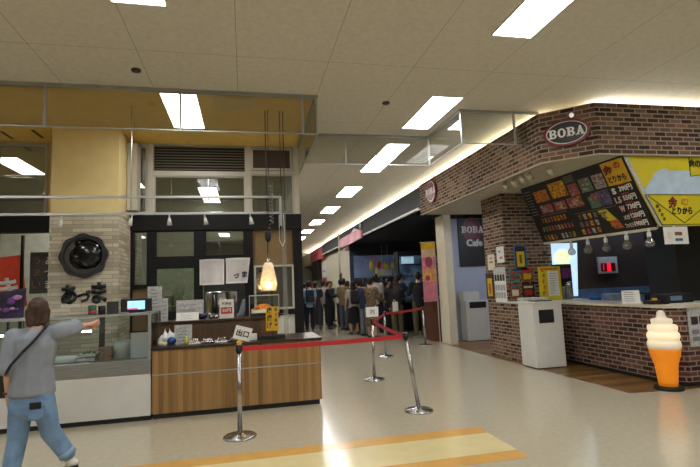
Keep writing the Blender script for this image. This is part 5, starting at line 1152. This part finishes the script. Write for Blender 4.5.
# ---------------------------------------------------------------- people in the queue
GR = 'people queueing down the aisle'
R_ = math.radians
def q(label, x, y, h, rz, **kw):
    jk = {k: kw.pop(k) for k in ('aR', 'aL', 'lR', 'lL', 'lean', 'headyaw', 'headpitch') if k in kw}
    kw.setdefault('voxel', .014); kw.setdefault('bulk', 1.5)
    return human(label, (x, y, 0), R_(rz), joints(h, **jk), group=GR, **kw)
q('person in a black tee and olive trousers, nearest in the queue, seen from behind', 4.60, 12.39, 1.76, -10, shirt=(22, 22, 26), pants=(78, 72, 50), aR=(10, 14, 20), aL=(25, 14, 60), lR=(4, 3), sleeve='elbow', shoes=(120, 118, 112))
q('person with long brown hair and khaki trousers beside the black tee shopper', 4.16, 13.0, 1.60, -15, shirt=(34, 32, 34), pants=(92, 82, 62), hair=(46, 32, 26), hairlen='long', aR=(30, 10, 70), aL=(5, 8, 10), sleeve='long')
q('tall person in a navy shirt behind the long-haired shopper', 4.60, 14.0, 1.76, -70, shirt=(28, 36, 60), pants=(26, 26, 34), aR=(35, 8, 60), aL=(35, 8, 60))
q('person in dark clothes with a white face mask looking at a phone', 4.10, 13.6, 1.62, -120, shirt=(26, 26, 30), pants=(24, 24, 28), aR=(40, 10, 80), aL=(30, 10, 70), hairlen='bob', headpitch=15, sleeve='long')
r = q('person in a patterned tan jacket with a hand on the belt', 3.42, 13.0, 1.66, -55, pants=(92, 78, 58), aR=(20, 10, 50), aL=(45, 25, 30), hairlen='bun', hat=(24, 22, 24), sleeve='long', hem=.70,
  top_mat=mat('patterned_fabric', (112, 92, 66), .9, var=.42, scale=22), bot_mat=mat('patterned_skirt', (98, 82, 60), .9, var=.42, scale=24), bottom='skirt')
q('tall person in a white shirt with bushy black hair behind the patterned jacket', 4.0, 14.6, 1.80, -30, shirt=(176, 172, 168), pants=(36, 36, 42), aL=(5, 12, 10), hairlen='bob')
q('person in a navy top and pale jeans in the middle of the queue', 3.42, 13.8, 1.66, -60, shirt=(38, 46, 78), pants=(110, 116, 126), aR=(25, 8, 50), hairlen='bob', sleeve='elbow')
q('person with long dark hair and a long black skirt', 3.25, 14.5, 1.60, 5, shirt=(176, 168, 160), pants=(20, 20, 24), bottom='skirt', hairlen='long', aL=(5, 14, 10))
q('person in a khaki brown tee and grey jeans', 3.25, 16.0, 1.72, -50, shirt=(122, 98, 66), pants=(74, 82, 94), aR=(15, 8, 30), sleeve='elbow')
q('person in a pale green tee behind the khaki tee', 3.50, 17.7, 1.72, -40, shirt=(138, 176, 148), pants=(40, 42, 48))
q('person in black carrying a white box at the waist', 2.90, 17.0, 1.66, -100, shirt=(24, 24, 28), pants=(24, 24, 30), aR=(30, 8, 70), aL=(30, 8, 70), sleeve='long')
q('person in a black vest over a white shirt with a pale cap', 2.75, 19.1, 1.66, -120, shirt=(36, 36, 38), pants=(48, 44, 42), hat=(206, 202, 196), aR=(25, 8, 60), aL=(25, 8, 60))
q('person in a light blue shirt and dark trousers at the left of the queue', 2.12, 16.3, 1.68, 0, shirt=(138, 164, 196), pants=(24, 28, 46), aR=(10, 10, 20), aL=(5, 12, 10), lR=(8, 6), lL=(-4, 2))
q('person in dark clothes half hidden behind the pale blue shirt', 2.55, 20.9, 1.66, -30, shirt=(40, 38, 44), pants=(34, 34, 38))
q('person in a maroon top far down the queue', 3.60, 20.4, 1.68, -40, shirt=(96, 44, 46), pants=(34, 34, 38))
q('person in a dark grey top far down the queue by the cream wall', 3.80, 19.0, 1.72, -60, shirt=(52, 52, 56), pants=(34, 34, 38))
q('person in black between the khaki tee and the long skirt', 3.80, 15.9, 1.68, -30, shirt=(22, 22, 26), pants=(26, 26, 30), hairlen='bob')
q('person in charcoal behind the tall white shirt shopper', 4.50, 15.4, 1.64, -80, shirt=(44, 44, 50), pants=(28, 28, 32), hairlen='bob')
q('person in a faded black tee just right of the light blue shirt', 2.52, 17.4, 1.66, -20, shirt=(40, 40, 44), pants=(60, 58, 60))
q('person in a white tee between the vest and the white box', 2.98, 18.6, 1.70, -30, shirt=(150, 150, 152), pants=(40, 42, 52))
q('person in dark green behind the pale green tee', 3.15, 18.0, 1.66, -80, shirt=(36, 50, 44), pants=(34, 34, 38), hairlen='bob')
q('person in plum behind the khaki tee', 3.55, 16.7, 1.64, -40, shirt=(70, 44, 60), pants=(30, 30, 34), hairlen='long')
q('person in a dark jacket behind the navy top', 3.92, 16.8, 1.72, -30, shirt=(34, 34, 40), pants=(30, 30, 34), sleeve='long')
q('person in slate blue beside the lit glass case', 4.72, 16.2, 1.72, -60, shirt=(60, 70, 88), pants=(30, 30, 34))
q('person in a beige top far down the queue left', 2.55, 22.2, 1.66, -20, shirt=(150, 134, 110), pants=(50, 46, 44))
def backpack(label, x, y, z, rz, c, h=.42):
    r = root('backpack', label, 'backpack', (x, y, z), 'bags carried in the queue', R_(rz))
    obj('bag_body', MB().b(-.14, .14, -.15, 0, 0, h, bev=.05), mat('bag_%d_%d_%d' % c, c, .8, var=.1), r, local=True)
    obj('bag_pocket', MB().b(-.10, .10, -.19, -.13, .04, h*.5, bev=.02), mat('bag_%d_%d_%d' % c, c, .8), r, local=True)
    obj('bag_strap', MB().tube([(-.09, -.02, h), (-.10, .02, h+.06), (-.10, .10, h+.03)], .012).tube([(.09, -.02, h), (.10, .02, h+.06), (.10, .10, h+.03)], .012), M_black, r, local=True)
backpack('dark navy backpack on the person in the light blue shirt', 2.12, 16.15, .98, 0, (26, 32, 52))
backpack('dark backpack with reddish pocket on the long skirt shopper', 3.25, 14.35, .92, 5, (44, 34, 36))
obj('white_box', MB().b(3.12, 3.40, 16.75, 17.0, .90, 1.18, bev=.01), M_paper, label='white box carried by the person in black', cat='box')
obj('paper_bag', MB().b(3.98, 4.12, 12.75, 12.83, .70, .98, bev=.01).tube([(4.0, 12.79, .98), (4.03, 12.83, 1.05), (4.08, 12.79, .98)], .004), M_paper, label='white paper bag held beside the khaki trousers', cat='bag')

# ---------------------------------------------------------------- walking shopper in the foreground
def W(x, y, z): return Vector((x, y, z))
J = dict(k=.875, yaw=R_(18), pitch=R_(0),
  hipR=W(.075, -.01, .70), hipL=W(-.075, .02, .70), kneR=W(.125, .03, .43), kneL=W(-.10, .03, .40), ankR=W(.245, .07, .225), ankL=W(-.135, -.02, .075),
  toeR=W(.205, .17, .115), helR=W(.29, .06, .165), toeL=W(-.16, .12, .025), helL=W(-.13, -.07, .03),
  pelvis=W(0, 0, .70), waist=W(.0, .0, .93), chest=W(.01, .01, 1.09), neck=W(.01, .02, 1.235), skull=W(.01, .045, 1.355),
  shoR=W(.165, .02, 1.185), shoL=W(-.145, .02, 1.165), elbR=W(.255, .12, 1.21), wriR=W(.325, .28, 1.22), hndR=W(.355, .345, 1.225),
  elbL=W(-.165, -.02, .93), wriL=W(-.165, .0, .745), hndL=W(-.16, .015, .665))
PX, PY = -1.62, 4.25
r = human('person in a grey tee and blue jeans walking past the display case, pointing right', (PX, PY, 0), 0, J, skin=(200, 146, 118), shirt=(128, 132, 140), hair=(58, 34, 20), shoes=(206, 202, 196),
  top_mat=mat('grey_tee', (128, 132, 140), .9, var=.05, scale=10, bump=.3, bscale=14), bot_mat=mat('blue_denim', (104, 132, 164), .9, var=.10, scale=9, bump=.3, bscale=20), sleeve='elbow', voxel=.009, detail=True, hem=.965, hairlen='bob', bulk=2.0)
tr = [c for c in r.children if c.name.startswith('trousers')][0]
obj('back_pocket', MB().hull([(x, y, z) for x, z in ((.02, .655), (.125, .655), (.12, .575), (.072, .555), (.025, .575)) for y in (-.112, -.085)]), mat('blue_denim', (104, 132, 164)), tr, local=True)
for s, zz in (('R', 0), ('L', 0)):
    c = J['kne'+s].lerp(J['ank'+s], .90); d = (J['ank'+s]-J['kne'+s]).normalized()
    obj('rolled_cuff', MB().cyl(tuple(c-d*.022), tuple(c+d*.022), .062, .064, n=18), mat('cuff_denim', (124, 150, 178), .9), tr, local=True)
obj('wallet', MB().b(PX+.03, PX+.11, PY-.122, PY-.110, .635, .685, bev=.004), M_black, label='black wallet poking out of the jeans back pocket', cat='wallet')
mb = MB(); q0 = Vector((PX, PY, 0))
obj('bracelet', MB().cyl(tuple(q0+J['wriL']+Vector((0, 0, .012))), tuple(q0+J['wriL']+Vector((0, 0, -.004))), .031, n=18), M_dkbrown, label='dark brown bracelet on the shopper hanging wrist', cat='bracelet')
r = root('shoulder_bag', 'black shoulder bag on the walking shopper, strap across the back', 'bag', (PX-.20, PY+.12, .70))
obj('bag_body', MB().b(PX-.30, PX-.16, PY+.04, PY+.26, .70, .95, bev=.03), M_black, r)
pts = [(PX-.16, PY-.06, .90), (PX-.10, PY-.125, .97), (PX-.02, PY-.140, 1.06), (PX+.05, PY-.125, 1.14), (PX+.10, PY-.075, 1.225), (PX+.10, PY-.0, 1.262)]
mb = MB()
for a, b_ in zip(pts, pts[1:]): mb.cyl(a, b_, .011, n=8)
obj('bag_strap', mb, M_black, r)
